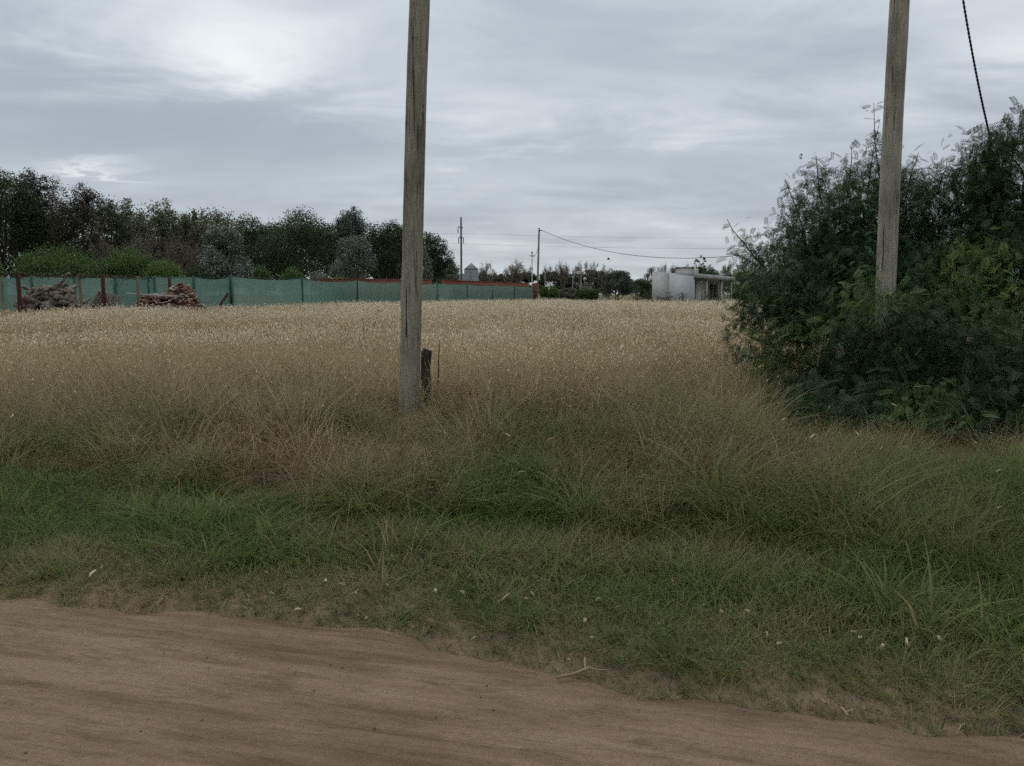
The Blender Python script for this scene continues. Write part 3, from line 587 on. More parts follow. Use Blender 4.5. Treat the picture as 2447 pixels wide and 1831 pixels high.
pr1, pp1, _ = pole('utility_pole', 'weathered grey wooden utility pole standing left of centre beside a short dark stump', 972, 1020, 7.44, 1003, 7.3, 0.094, 0.084, M_pole, r1g, [(1.35, 3.3, .12, .5, .10), (0.95, 5.1, .10, .4, .07), (4.9, 3.2, .15, .5, .05)])
pr2, pp2, _ = pole('utility_pole', 'pale wooden utility pole rising out of the dark leafy tree at right', 2100, 1010, 7.9, 2150, 6.7, 0.092, 0.082, M_pole2, r1g, [(2.6, 3.2, .2, .5, .05)])
# dark knot holes and the torn slot high on the near pole
def on_pole(root, pp, py, a, r):
    zt = at(1000, py, 7.44)[2]; i = int(np.argmin(np.abs(pp[:, 2] - zt))); c = pp[i] - np.array(root.location)
    return c + np.array([math.cos(a) * r, math.sin(a) * r, 0])
for (py, a, rw, rh) in ((60, 4.35, .020, .045), (95, 4.5, .024, .03), (375, 4.55, .010, .055)):
    mb = MB(); c = on_pole(pr1, pp1, py, a, 0.0835); th_ = np.linspace(0, 2 * math.pi, 12, endpoint=False)
    tx = np.array([-math.sin(a), math.cos(a), 0]); nm = np.array([math.cos(a), math.sin(a), 0])
    rim = c + nm * .004 + (np.cos(th_) * rw)[:, None] * tx + (np.sin(th_) * rh)[:, None] * np.array([0, 0, 1.])
    inn = c - nm * .012 + (np.cos(th_) * rw * .6)[:, None] * tx + (np.sin(th_) * rh * .7)[:, None] * np.array([0, 0, 1.])
    outr = c - nm * .006 + (np.cos(th_) * rw * 1.35)[:, None] * tx + (np.sin(th_) * rh * 1.2)[:, None] * np.array([0, 0, 1.])
    j = np.arange(12); k = (j + 1) % 12
    mb.add(np.vstack([outr, rim, inn, [c - nm * .013]]), np.vstack([np.stack([j, k, 12 + k, 12 + j], -1), np.stack([12 + j, 12 + k, 24 + k, 24 + j], -1)]), np.stack([24 + j, 24 + k, np.full(12, 36)], -1))
    mb.build('knot', M_stump, pr1, smooth=True)
# short stump
sb = at(1022, 1000, 7.75); sb[2] = gz(sb[0], sb[1]) - .1; stp = at(1018, 838, 7.75)
mb = MB(); n = 22; hh_ = np.linspace(0, 1, n); pts = np.stack([sb[0] + (stp[0] - sb[0]) * hh_ + .008 * np.sin(hh_ * 7), np.full(n, 7.75), sb[2] + (stp[2] - sb[2]) * hh_], -1)
mb.tube(pts, 0.048 + 0.0015 * np.sin(hh_ * 23) + 0.003 * (hh_ > .93), 16, wob=0.05, rng=r1g); mb.tube([pts[-1] + [0, 0, .001], pts[-1] + [0.004, 0, .012]], [.045, .03], 9, wob=.4, rng=r1g)
tag(mb.build('wooden_stump', M_stump, smooth=True), 'short dark rotten fence stump just right of the near utility pole', 'post')
mb = MB(); a0 = at(1040, 985, 7.9); a0[2] = gz(a0[0], a0[1]) - .05; a1 = at(1053, 815, 7.9); n = 9; q_ = np.linspace(0, 1, n)[:, None]
mb.tube(a0 + (a1 - a0) * q_ + np.sin(q_ * 5) * np.array([.01, 0, 0]), np.linspace(.009, .004, n), 6); 
tag(mb.build('thin_stick', M_stump, smooth=True), 'thin dark upright stick in the grass right of the stump', 'stick')

# twisted service cable from the pole's top down to an overgrown post in the tree
ov = at(2366, 328, 8.6)
ca0 = pp2[-1] - np.array([0, 0, .25]) + np.array([.09, 0, 0]); n = 240; q_ = np.linspace(0, 1, n)
cl = ca0[None] + (ov - ca0)[None] * q_[:, None]; cl[:, 2] -= 0.30 * 4 * q_ * (1 - q_)
cab = empty('twisted_cable', tuple(ca0))
for k_ in range(2):
    ph = q_ * 2 * math.pi * 44 + k_ * math.pi; off = np.stack([np.cos(ph), np.sin(ph), 0 * ph], -1) * .0045
    mb = MB(); mb.tube(cl - ca0 + off, .0080, 6); mb.build('strand', M_cable, cab, smooth=True)
tag(cab, 'black twisted cable hanging from the upper right edge down into the tree', 'cable')
mb = MB(); n = 12; q_ = np.linspace(0, 1, n); gz_ov = float(gz(ov[0], ov[1])) - .2
mb.tube(np.stack([np.full(n, ov[0]), np.full(n, ov[1]), gz_ov + (ov[2] + .05 - gz_ov) * q_], -1), .020, 10, wob=.06, rng=r1g)
tag(mb.build('hidden_post', M_bark, smooth=True), 'overgrown post inside the leafy tree holding the twisted cable', 'post')

# ------------------------------------------------------------------ foliage helpers
def cards(mb, C, L, Wd, rng, tint, droop=0.0, up=None, mat_=0):
    """leaf-shaped kites, one per row of C"""
    n = len(C); d = rng.normal(0, 1, (n, 3)); d[:, 2] -= droop
    d /= np.linalg.norm(d, axis=1)[:, None]; e = np.cross(d, rng.normal(0, 1, (n, 3))); e /= np.linalg.norm(e, axis=1)[:, None] + 1e-9
    L = np.broadcast_to(L, (n,)) * rng.uniform(.7, 1.3, n); Wd = np.broadcast_to(Wd, (n,)) * rng.uniform(.7, 1.3, n)
    v = np.empty((n, 4, 3)); v[:, 0] = C - d * L[:, None] * .5; v[:, 1] = C + e * Wd[:, None] * .5 - d * L[:, None] * .05
    v[:, 2] = C + d * L[:, None] * .5; v[:, 3] = C - e * Wd[:, None] * .5 - d * L[:, None] * .05
    mb.add(v.reshape(-1, 3), np.arange(n * 4).reshape(n, 4), tint=np.repeat(np.broadcast_to(tint, (n,)), 4), mat=mat_)
def limb(mb, a, b, r0, r1, rng, n=7, wig=.08, sag=0.0, sides=6):
    q = np.linspace(0, 1, n); p = a[None] + (b - a)[None] * q[:, None]; L = np.linalg.norm(b - a)
    wv = rng.normal(0, 1, (3, 3)) * wig * L * .4
    for k in range(3): p += wv[k][None] * (np.sin(q * math.pi * (k + 1)) / (k + 1))[:, None]
    p[:, 2] -= sag * 4 * q * (1 - q)
    mb.tube(p, r0 + (r1 - r0) * q, sides); return p

# ------------------------------------------------------------------ pepper tree at right
M_pep = leaf_mat('pepper_leaf', [(0.0, (0.020, 0.036, 0.018)), (0.35, (0.042, 0.072, 0.030)), (0.65, (0.080, 0.124, 0.044)), (0.85, (0.13, 0.18, 0.05)), (1.0, (0.23, 0.26, 0.07))], 0.30, 0.55, 0.15)
rp_ = np.random.RandomState(33)
pb = at(2235, 1040, 8.5); pb[2] = float(gz(pb[0], pb[1])) - .1
ptree = empty('pepper_tree', tuple(pb))
LOB = [  # px, py, Y, rx, ry, rz, weight
 (1880, 640, 8.9, .55, .6, .62, 1.0), (1985, 560, 9.2, .62, .7, .75, 1.4), (2090, 520, 9.5, .7, .7, .75, 1.4), (2230, 540, 9.2, .75, .7, .75, 1.6), (2370, 500, 8.9, .70, .8, .80, 1.6),
 (2470, 420, 8.8, .55, .7, .75, 1.2), (2600, 520, 9.0, .9, .9, 1.0, 1.5), (1850, 780, 8.5, .42, .6, .50, 0.9), (1930, 880, 8.1, .55, .7, .62, 1.5), (2090, 820, 7.75, .75, .65, .75, 2.2), (2110, 960, 7.6, .70, .6, .45, 1.5),
 (2270, 780, 7.9, .75, .7, .80, 2.2), (2300, 950, 7.6, .75, .6, .50, 1.7), (2430, 720, 8.0, .75, .7, .90, 2.0), (2460, 930, 7.6, .8, .6, .60, 1.7), (2640, 800, 8.2, .9, .8, 1.1, 2.0), (1960, 960, 7.5, .50, .5, .34, 1.1), (2150, 1010, 7.15, .6, .5, .40, 1.5), (2320, 1020, 7.0, .6, .5, .42, 1.5), (2480, 1010, 7.0, .6, .5, .5, 1.4), (2366, 430, 8.55, .17, .2, .50, .9), (1880, 720, 8.3, .45, .5, .42, 1.1), (2040, 690, 8.6, .6, .5, .45, 1.5), (2230, 680, 8.4, .65, .5, .5, 1.6), (2400, 620, 8.3, .6, .5, .5, 1.5), (2020, 640, 9.3, .7, .5, .5, 1.2), (2110, 800, 7.1, .5, .35, .62, 1.5), (1950, 1000, 6.9, .42, .4, .34, 1.0), (2110, 1010, 6.6, .5, .4, .36, 1.5), (2290, 1020, 6.4, .55, .4, .40, 1.6), (2460, 1010, 6.35, .55, .4, .45, 1.6), (2300, 880, 6.9, .6, .4, .5, 1.5), (2460, 850, 6.8, .6, .4, .6, 1.4), (2000, 720, 8.5, .6, .7, .6, 1.6), (2150, 660, 9.3, .8, .6, .7, 1.4), (2350, 640, 8.8, .8, .6, .7, 1.5)]
wts = np.array([l[6] * ((2.6 if l[0] < 2250 else 1.8) if l[1] < 700 else 1.0) for l in LOB]); wts /= wts.sum(); NF = 50000
li = rp_.choice(len(LOB), NF, p=wts); u = rp_.normal(0, 1, (NF, 3)); u /= np.linalg.norm(u, axis=1)[:, None]
rad_ = 0.35 + 0.65 * rp_.rand(NF) ** 0.55
Lc = np.array([at(l[0], l[1], l[2]) for l in LOB]); Lr = np.array([l[3:6] for l in LOB])
C = Lc[li] + u * rad_[:, None] * Lr[li]
# clumpiness: fronds gather round twig ends, leaving gaps
kc = NF // 16; cli = rp_.choice(len(LOB), kc, p=wts); cu = rp_.normal(0, 1, (kc, 3)); cu /= np.linalg.norm(cu, axis=1)[:, None]
ctr = Lc[cli] + cu * (0.30 + 0.70 * rp_.rand(kc) ** 0.6)[:, None] * Lr[cli]
own = rp_.randint(0, kc, NF); spread_ = rp_.uniform(.07, .15, kc)[own][:, None]
C = np.where((rp_.rand(NF) < .85)[:, None], ctr[own] + rp_.normal(0, 1, (NF, 3)) * spread_ * np.array([1, 1, .8]), C); keep = np.ones(NF, bool); tcl = rp_.normal(0, .10, kc)[own]
# young shoots above the outline
sh = []; shl = []
for (px0, py0, px1, py1, Y, k_) in ((2100, 400, 2088, 245, 9.0, 26), (2085, 420, 2100, 300, 9.1, 20), (1905, 520, 1876, 428, 9.0, 14), (1790, 590, 1738, 525, 8.9, 16), (1780, 620, 1742, 600, 8.8, 14), (2390, 400, 2410, 285, 8.8, 26), (2420, 380, 2440, 250, 8.8, 30), (2480, 380, 2490, 230, 8.8, 30), (2180, 420, 2195, 365, 9.1, 10),
                                (1960, 440, 1950, 372, 9.1, 14), (2030, 420, 2035, 352, 9.2, 14), (2250, 430, 2262, 385, 9.0, 12), (2330, 400, 2335, 350, 8.9, 16), (1800, 690, 1750, 742, 8.6, 16), (1790, 740, 1752, 790, 8.5, 14), (1820, 900, 1765, 930, 8.2, 16)):
    a_ = at(px0, py0, Y); b_ = at(px1, py1, Y - .1); q_ = rp_.rand(k_)[:, None]; shl.append((a_, b_)); k_ = int(k_ * 1.8); q_ = rp_.rand(k_)[:, None] * 1.5 - .5; sh.append(a_ + (b_ - a_) * q_ + rp_.normal(0, .028, (k_, 3)))
sh = np.vstack(sh); C = np.vstack([C[keep], sh]); isnew = np.concatenate([np.zeros(keep.sum()), np.ones(len(sh))])
pxC = CX + F * C[:, 0] / C[:, 1]; zlim = at(2110, 672, 7.9)[2]
off = (np.abs(pxC - 2125 + (C[:, 2] - 2) * -8) < 44) & (C[:, 1] < 8.15) & (C[:, 2] > zlim - .06)
low = C[:, 2] < gz(C[:, 0], C[:, 1]) + .10
k = ~off & ~low; C = C[k]; isnew = isnew[k]; nF = len(C)
# frond template: a drooping rachis with narrow paired leaflets
NL = 6
tv = []; tq = []
for i in range(NL):
    q_ = (i + 1) / (NL + 0.5); bx = q_; bz = -0.30 * q_ ** 2
    for sgn in (-1, 1):
        L_ = 0.42 * (1 - 0.45 * abs(q_ - .45)); wd_ = .045
        dirv = np.array([.62, sgn * .78, -.22]); dirv /= np.linalg.norm(dirv); sv_ = np.cross(dirv, [0, 0, 1.0]); o_ = np.array([bx, 0, bz]); k0 = len(tv)
        tv += [o_, o_ + dirv * L_ * .5 + sv_ * wd_, o_ + dirv * L_, o_ + dirv * L_ * .5 - sv_ * wd_]; tq.append((k0, k0 + 1, k0 + 2, k0 + 3))
for i in range(3):
    q0, q1 = i / 3, (i + 1) / 3; k0 = len(tv); tv += [np.array([q0, -.012, -.3 * q0 ** 2]), np.array([q0, .012, -.3 * q0 ** 2]), np.array([q1, .008, -.3 * q1 ** 2]), np.array([q1, -.008, -.3 * q1 ** 2])]; tq.append((k0, k0 + 1, k0 + 2, k0 + 3))
tv = np.array(tv); tq = np.array(tq); nv = len(tv)
azf = rp_.uniform(0, 6.283, nF); elf = rp_.normal(-0.45, 0.55, nF) + isnew * 0.7
fx = np.stack([np.cos(azf) * np.cos(elf), np.sin(azf) * np.cos(elf), np.sin(elf)], -1); fy = np.stack([-np.sin(azf), np.cos(azf), 0 * azf], -1)
rl = rp_.normal(0, .6, nF); fz = np.cross(fx, fy); fy2 = fy * np.cos(rl)[:, None] + fz * np.sin(rl)[:, None]; fz2 = np.cross(fx, fy2)
Lf = rp_.uniform(.065, .122, nF)
V = C[:, None] + Lf[:, None, None] * (tv[None, :, 0:1] * fx[:, None] + tv[None, :, 1:2] * fy2[:, None] + tv[None, :, 2:3] * fz2[:, None])
tn = 0.34 + 0.22 * (fbm(C[:, 0] * 1.6 + C[:, 1], C[:, 2] * 1.6, 501) - .5) * 2 + rp_.normal(0, .09, nF)
pt = fbm(C[:, 0] * 1.3 + 4, C[:, 2] * 1.3 + C[:, 1], 502, 3); tn = np.where(pt > .63, tn + .40 * smooth(.63, .72, pt), tn) + isnew * .16
tn = np.clip(tn, 0, 1)
mb = MB(); mb.add((V - pb).reshape(-1, 3), (tq[None] + (np.arange(nF) * nv)[:, None, None]).reshape(-1, 4), tint=np.repeat(tn, nv))
tag(mb.build('crown', M_pep, ptree), kind='stuff')
mb = MB(); z3 = np.zeros(3)
for i in range(len(LOB)):
    st_ = np.array([rp_.uniform(-.25, .25), rp_.uniform(-.15, .15), 0.0]); mid = (Lc[i] - pb) * .5 + np.array([0, 0, .25]) + rp_.normal(0, .08, 3)
    p = limb(mb, st_, mid, .040, .025, rp_, 7, .10); limb(mb, p[-1], Lc[i] - pb, .025, .014, rp_, 6, .12)
    for k_ in range(7):
        d_ = rp_.normal(0, 1, 3); d_ /= np.linalg.norm(d_); d_[2] = d_[2] * .6 + .15
        limb(mb, (Lc[i] - pb) * rp_.uniform(.75, 1), Lc[i] - pb + d_ * Lr[i] * rp_.uniform(.6, .95), .012, .004, rp_, 5, .12, .05, 4)
for a_, b_ in shl: limb(mb, a_ - (b_ - a_) * .8 - pb, b_ - pb, .009, .003, rp_, 6, .05, 0, 4)
for (px0, py0, px1, py1) in ((2170, 1050, 2070, 1120), (2150, 900, 2165, 1060), (2130, 960, 2040, 1090), (2220, 1000, 2190, 1090)):
    a_ = at(px0, py0, 7.35); b_ = at(px1, py1, 7.1); b_[2] = max(b_[2], float(gz(b_[0], b_[1]))); limb(mb, a_ - pb, b_ - pb, .008, .005, rp_, 6, .1, 0, 5)
mb.build('trunk', M_bark, ptree, smooth=True)
tag(ptree, 'large leafy dark green pepper tree with drooping fronds around the right utility pole', 'tree')

# ------------------------------------------------------------------ boundary: wire fence, shade cloth fence, red wall
def fpt(px, back=0.0):           # a point on the fence line seen at pixel column px
    u_ = (px - CX) / F; sl = (FB[1] - FA[1]) / (FB[0] - FA[0]); Y = (FA[1] - sl * FA[0]) / (1 - sl * u_); return np.array([u_ * Y, Y])
CJ = fpt(556)                                                   # the joint where the cloth fence leaves the line
cl_end = at(-560, 703, 35.0)[:2]
def cloth_fence(name, label, A, B, npan, tints, h0, h1, post_m, seed):
    r_ = np.random.RandomState(seed); root = empty(name, (A[0], A[1], 0)); d = (B - A)
    L = np.linalg.norm(d); dn = d / L; nr = np.array([-dn[1], dn[0]]) * (-1 if -dn[1] * 0 + dn[0] > 0 else 1)
    nr = nr if nr[1] < 0 else -nr                               # towards the camera
    for i in range(npan):
        a_ = d * i / npan; b_ = d * (i + 1) / npan; nu, nvv = 14, 7; h_a = h0 + (h1 - h0) * i / npan
        U, Vv = np.meshgrid(np.linspace(0, 1, nu), np.linspace(0, 1, nvv))
        sagx = -0.09 * np.sin(U * math.pi) * Vv * r_.uniform(.3, 1.4)
        bulge = 0.10 * np.sin(U * math.pi) * np.sin(Vv * math.pi) * r_.uniform(-1, 1) + 0.025 * (r_.rand(nvv, nu) - .5) + .02 * np.sin(U * r_.uniform(9, 20) + Vv * r_.uniform(-6, 6))
        h = h_a + (h1 - h0) / npan * U
        q = np.stack([a_[0] + d[0] / npan * U + nr[0] * (bulge + .05), a_[1] + d[1] / npan * U + nr[1] * (bulge + .05), 0.02 + (h - .02) * Vv + sagx], -1)
        back_ = q - np.array([nr[0], nr[1], 0]) * .006
        mb = MB(); ii_ = (np.arange(nvv - 1)[:, None] * nu + np.arange(nu - 1)[None]).ravel(); Q = np.stack([ii_, ii_ + 1, ii_ + nu + 1, ii_ + nu], -1)
        mb.add(q.reshape(-1, 3), Q, tint=tints[i % len(tints)])
        mb.build('cloth_panel', M_cloth, root, smooth=True)
    for i in range(npan + 1):
        p_ = d * i / npan - nr * .03; mb = MB(); le = r_.normal(0, .02)
        hp = (h0 + (h1 - h0) * i / npan) + r_.uniform(.02, .10)
        mb.tube([(p_[0], p_[1], -.1), (p_[0] + le * .5, p_[1], hp * .5), (p_[0] + le, p_[1], hp)], .05, 8); mb.build('post', post_m, root, smooth=True)
        mb = MB(); e_ = dn * .045; f_ = nr * .065
        c0 = p_ + nr * .03 + f_                                      # the lath that nails the cloth to the post
        mb.prism([(c0[0] - e_[0], c0[1] - e_[1], .05), (c0[0] + e_[0], c0[1] + e_[1], .05), (c0[0] + e_[0] + le, c0[1] + e_[1], hp), (c0[0] - e_[0] + le, c0[1] - e_[1], hp)], (nr[0] * .03, nr[1] * .03, 0))
        mb.build('lath', M_greenpost, root)
    mb = MB(); n_ = 4 * npan + 1; q = np.linspace(0, 1, n_)
    mb.tube(np.stack([d[0] * q + nr[0] * .06, d[1] * q + nr[1] * .06, h0 + (h1 - h0) * q - .03 * np.abs(np.sin(q * npan * math.pi)) + .005], -1), .012, 5); mb.build('top_wire', M_greenpost, root)
    return tag(root, label, 'fence')
FE = fpt(1272)
cloth_fence('shade_cloth_fence', 'long green shade cloth fence running right to the red corner post', CJ, FE, 8, [.55, .35, .6, .75, .5, .45, .55, .5], 2.02, 1.95, M_greenpost, 61)
cloth_fence('shade_cloth_fence', 'green shade cloth fence behind the heaps of logs and bricks', cl_end, CJ + np.array([-.05, .35]), 11, [.4, .5, .35, .55, .45, .3, .5, .55, .2, .45, .4], 2.0, 2.0, M_greenpost, 62)
# red braced strainer at the joint
mb = MB(); mb.tube([(CJ[0] - .9, CJ[1] - .35, 0), (CJ[0] - .05, CJ[1] - .25, 1.25)], .06, 8); tag(mb.build('brace_post', M_redpost, smooth=True), 'leaning red brown brace where the two cloth fences meet', 'post')
# front wire fence: red-brown posts before the heaps
wf = empty('wire_fence', (FA[0], FA[1], 0)); rw = np.random.RandomState(63)
for (px, rr_, m_, hh2, ln) in ((53, .075, M_redpost, 1.93, .0), (252, .075, M_redpost, 1.93, .03), (412, .075, M_redpost, 1.9, -.02), (-150, .075, M_redpost, 1.9, 0), (-380, .075, M_redpost, 1.9, .02), (12, .045, M_stake, 1.8, .03), (172, .035, M_stake, 1.35, -.03), (201, .055, M_stake, 1.95, -.05), (333, .05, M_stake, 1.9, .05), (360, .04, M_greenpost, 1.9, 0)):
    p_ = fpt(px); mb = MB(); n_ = 7; q = np.linspace(0, 1, n_)
    mb.tube(np.stack([p_[0] - FA[0] + ln * q + rw.normal(0, .008, n_), np.full(n_, p_[1] - FA[1]), -.1 + (hh2 + .1) * q], -1), rr_ * (1 - .12 * q), 9, wob=.12, rng=rw)
    mb.build('post', m_, wf, smooth=True)
for z_ in (0.6, 1.1, 1.6, 1.86):
    a_ = fpt(-380); q = np.linspace(0, 1, 25); d_ = CJ - a_; mb = MB()
    mb.tube(np.stack([a_[0] - FA[0] + d_[0] * q, a_[1] - FA[1] + d_[1] * q - .07, z_ - .02 * np.abs(np.sin(q * 16))], -1), .006, 4); mb.build('wire', M_wire, wf)
M_vine = leaf_mat('dry_vine', [(0, (.03, .028, .018)), (.5, (.055, .055, .03)), (1, (.10, .09, .055))])
mb = MB(); q = rw.rand(1500) ** 1.5; a_ = fpt(-150); d_ = fpt(380) - a_
cards(mb, np.stack([a_[0] - FA[0] + d_[0] * q, a_[1] - FA[1] + d_[1] * q - .05, 1.86 + rw.normal(0, .045, 1500) - .25 * (rw.rand(1500) < .12) * rw.rand(1500)], -1), .09, .045, rw, rw.rand(1500), .2)
tag(mb.build('vine', M_vine, wf), kind='stuff')
tag(wf, 'wire fence on red brown posts with dry vine along its top, before the heaps', 'fence')
# red wall behind the cloth and its corner post
def wall_seg(px0, px1, name, label, z0, z1, back):
    a_ = fpt(px0); b_ = fpt(px1); d_ = (b_ - a_) / np.linalg.norm(b_ - a_); nb = np.array([-d_[1], d_[0]]); nb = nb if nb[1] > 0 else -nb
    a_ = a_ + nb * back; b_ = b_ + nb * back; root = empty(name, (a_[0], a_[1], 0)); d2 = b_ - a_; th2 = nb * .18
    mb = MB(); mb.prism([(0, 0, -.1), (d2[0], d2[1], -.1), (d2[0], d2[1], z1), (0, 0, z0)], (th2[0], th2[1], 0)); mb.build('wall_panel', M_redwall, root)
    mb = MB(); o2 = -nb * .03; mb.prism([(o2[0], o2[1], z0 + .002), (d2[0] + o2[0], d2[1] + o2[1], z1 + .002), (d2[0] + o2[0], d2[1] + o2[1], z1 + .07), (o2[0], o2[1], z0 + .07)], (nb[0] * .24, nb[1] * .24, 0)); mb.build('coping', M_redwall, root)
    return tag(root, label, 'wall', kind='thing')
wall_seg(790, 1050, 'red_wall', 'low red wall top showing above the cloth fence, left section beside the near pole', 2.02, 2.22, .6)
wall_seg(1080, 1276, 'red_wall', 'low red wall top above the cloth fence, right section ending at the corner', 2.24, 2.24, .6)
p_ = fpt(1279); mb = MB(); mb.box((p_[0] - .20, p_[1] - .2, -.1), (p_[0] + .22, p_[1] + .2, 2.33)); tag(mb.build('corner_post', M_redwall), 'square red post at the right end of the cloth fence', 'post')

# ------------------------------------------------------------------ heaps behind the wire fence
rl_ = np.random.RandomState(71); lg = at(128, 703, 31.5)
def log_mesh(L, r, rng):
    mb = MB(); n_ = 6; q = np.linspace(0, 1, n_); p = np.stack([(q - .5) * L, .04 * L * np.sin(q * 3 + rng.rand() * 6) * rng.rand(), .03 * L * np.sin(q * 4 + rng.rand() * 6)], -1)
    mb.tube(p, r * (1.05 - .25 * q + .08 * np.sin(q * 9)), 8, cap=False, wob=.22, rng=rng)
    for e_, sg in ((0, -1), (-1, 1)):
        rr2 = r * (1.03 if e_ == 0 else .8); mb.tube([p[e_] - [sg * .01, 0, 0], p[e_] + [sg * .012, 0, 0]], rr2 * .92, 8, mat=1)
    return mb
proto = [log_mesh(*a_, rl_).build('log', [M_log, M_logend], smooth=False, link=False).data for a_ in ((1.5, .10), (1.1, .12), (1.8, .08), (0.9, .14), (0.7, .15))]
wlab = {0: 'rough grey split log lying in the log heap behind the wire fence'}
for i in range(78):
    q = rl_.uniform(-1, 1); lay = rl_.rand(); hmax = 1.38 * (1 - .55 * max(0, abs(q + .1) - .2)); xx = lg[0] + q * 1.15; zz = .12 + (hmax - .12) * lay
    o = bpy.data.objects.new('log', proto[i % 5]); col.objects.link(o); o.location = (xx, lg[1] + rl_.uniform(-.5, .5) - .3 * (1 - lay), zz)
    o.rotation_euler = (rl_.uniform(0, 6), rl_.normal(-.35, .35) if i % 3 else rl_.normal(.35, .3), rl_.normal(.2, .8) if q < .45 else rl_.normal(1.3, .3)); s_ = rl_.uniform(.7, 1.05); o.scale = (s_, s_, s_)
    tag(o, 'rough grey split log lying in the log heap behind the wire fence', 'log', 'logs heaped behind the wire fence')
o = bpy.data.objects.new('log', proto[2]); col.objects.link(o); o.location = (lg[0] + .1, lg[1] - .5, 1.42); o.rotation_euler = (0, -.42, .1); o.scale = (.8, .5, .5)
tag(o, 'pale thin pole sticking up on top of the log heap', 'log')
# leaning boards
pc = at(250, 703, 32.0); rpk = np.random.RandomState(72)
for i in range(9):
    mb = MB(); wv_ = .115; mb.box((-.55 - rpk.rand() * .08, -wv_ / 2 + .004, -.018), (.55 + rpk.rand() * .08, wv_ / 2 - .004, .018)); o = mb.build('plank', M_plank)
    o.location = (pc[0] - .42 + i * .105, pc[1] - .15 + rpk.normal(0, .012), .80 - .022 * i); o.rotation_euler = (R(78), R(-62) + rpk.normal(0, .03), R(6)); 
    tag(o, 'grey board leaning in the row of boards between log heap and brick heap', 'plank', 'boards leaning between the heaps')
for i, (x_, z_, a_, L_) in enumerate(((.75, .62, .12, .6), (.85, .55, .22, .9))):
    mb = MB(); mb.box((-L_ / 2, -.06, -.03), (L_ / 2, .06, .03)); o = mb.build('timber', [M_plank, M_whitebar][i]); o.location = (pc[0] + x_, pc[1] + .1 * i, z_ + .05); o.rotation_euler = (0, a_, .1)
    tag(o, ['short dark beam lying at the foot of the leaning boards', 'pale beam lying on the ground right of the leaning boards'][i], 'beam')
# brick heap
bc = at(405, 703, 34.5); bh = empty('brick_heap', (bc[0], bc[1], 0)); rb = np.random.RandomState(73)
def bheight(x_, y_): return np.maximum(1.62 * np.exp(-((x_ - .50) / .85) ** 2 - (y_ / .8) ** 2), np.maximum(0, 1.12 * np.exp(-((x_ + .55) / .95) ** 4 - (y_ / .75) ** 4)))
gx, gy = np.meshgrid(np.linspace(-2.1, 2.3, 45), np.linspace(-1.5, 1.5, 31)); mb = MB(); gh = bheight(gx, gy) * .93 - .08 + .05 * (fbm(gx * 5, gy * 5, 91) - .5)
ii_ = (np.arange(30)[:, None] * 45 + np.arange(44)[None]).ravel(); mb.add(np.stack([gx, gy, gh], -1).reshape(-1, 3), np.stack([ii_, ii_ + 1, ii_ + 46, ii_ + 45], -1)); mb.build('rubble_core', M_rubble, bh)
bmesh_ = []
for m_ in (M_brick, M_brick, M_brick3, M_brick2, M_brick):
    mb = MB(); sz = np.array([.12, .06, .035]); mb.box(tuple(-sz), tuple(sz)); mb.v[0] += rb.uniform(-.008, .008, mb.v[0].shape); bo = mb.build('brick', m_, link=False); bmesh_.append(bo.data)
cnt = 0
while cnt < 290:
    x_, y_ = rb.uniform(-1.6, 1.9), rb.uniform(-1.2, .5); z_ = float(bheight(np.array(x_), np.array(y_)))
    if z_ < .5 or rb.rand() > .25 + .5 * z_: continue
    o = bpy.data.objects.new('brick', bmesh_[rb.choice(5, p=[.28, .24, .2, .16, .12])]); col.objects.link(o); o.parent = bh; o.location = (x_, y_, z_ + rb.uniform(-.04, .05)); o.rotation_euler = tuple(rb.normal(0, .35, 2)) + (rb.uniform(0, 3.14),); s_ = rb.uniform(.75, 1.1); o.scale = (s_, s_, s_); cnt += 1
tag(bh, 'rounded heap of loose red bricks and rubble behind the wire fence', 'brick heap')
mb = MB(); mb.box((-1.05, -.05, -.035), (1.05, .05, .035)); o = mb.build('timber', M_whitebar); o.location = (bc[0] - .30, bc[1] - .95, 1.16); o.rotation_euler = (0, R(3), 0); tag(o, 'long pale beam lying across the flat left side of the brick heap', 'beam')
# upturned pale tarp lumps seen behind the cloth at the foot

# ------------------------------------------------------------------ trees behind the boundary and far off
M_dense = leaf_mat('dark_leaf', [(0, (.018, .028, .012)), (.4, (.040, .058, .023)), (.75, (.080, .105, .040)), (1, (.14, .16, .062))], .25)
M_brown = leaf_mat('ivy_brown_leaf', [(0, (.026, .022, .016)), (.5, (.055, .046, .031)), (1, (.11, .09, .058))], .2)
M_poplar = leaf_mat('poplar_leaf', [(0, (.08, .088, .046)), (.5, (.15, .155, .085)), (1, (.26, .25, .155))], .3)
M_silver = leaf_mat('silver_leaf', [(0, (.04, .05, .036)), (.45, (.085, .10, .076)), (.8, (.20, .22, .19)), (1, (.40, .42, .38))], .2)
M_bush = leaf_mat('bush_leaf', [(0, (.028, .056, .013)), (.4, (.060, .112, .024)), (.75, (.108, .180, .038)), (1, (.18, .25, .052))], .25)
M_faded = leaf_mat('hazed_leaf', [(0, (.05, .05, .038)), (.5, (.085, .084, .062)), (1, (.14, .135, .098))], .2)  # lightened leaf colour: the haze of distance is put into it
M_wispy = leaf_mat('sparse_leaf', [(0, (.10, .082, .06)), (.5, (.20, .165, .12)), (1, (.30, .25, .18))], .25)
MATS = dict(dense=(M_dense, M_bark), brown=(M_brown, M_bark), poplar=(M_poplar, M_palebark), silver=(M_silver, M_palebark), bush=(M_bush, M_bark), faded=(M_faded, M_bark), bare=(M_wispy, M_bare))
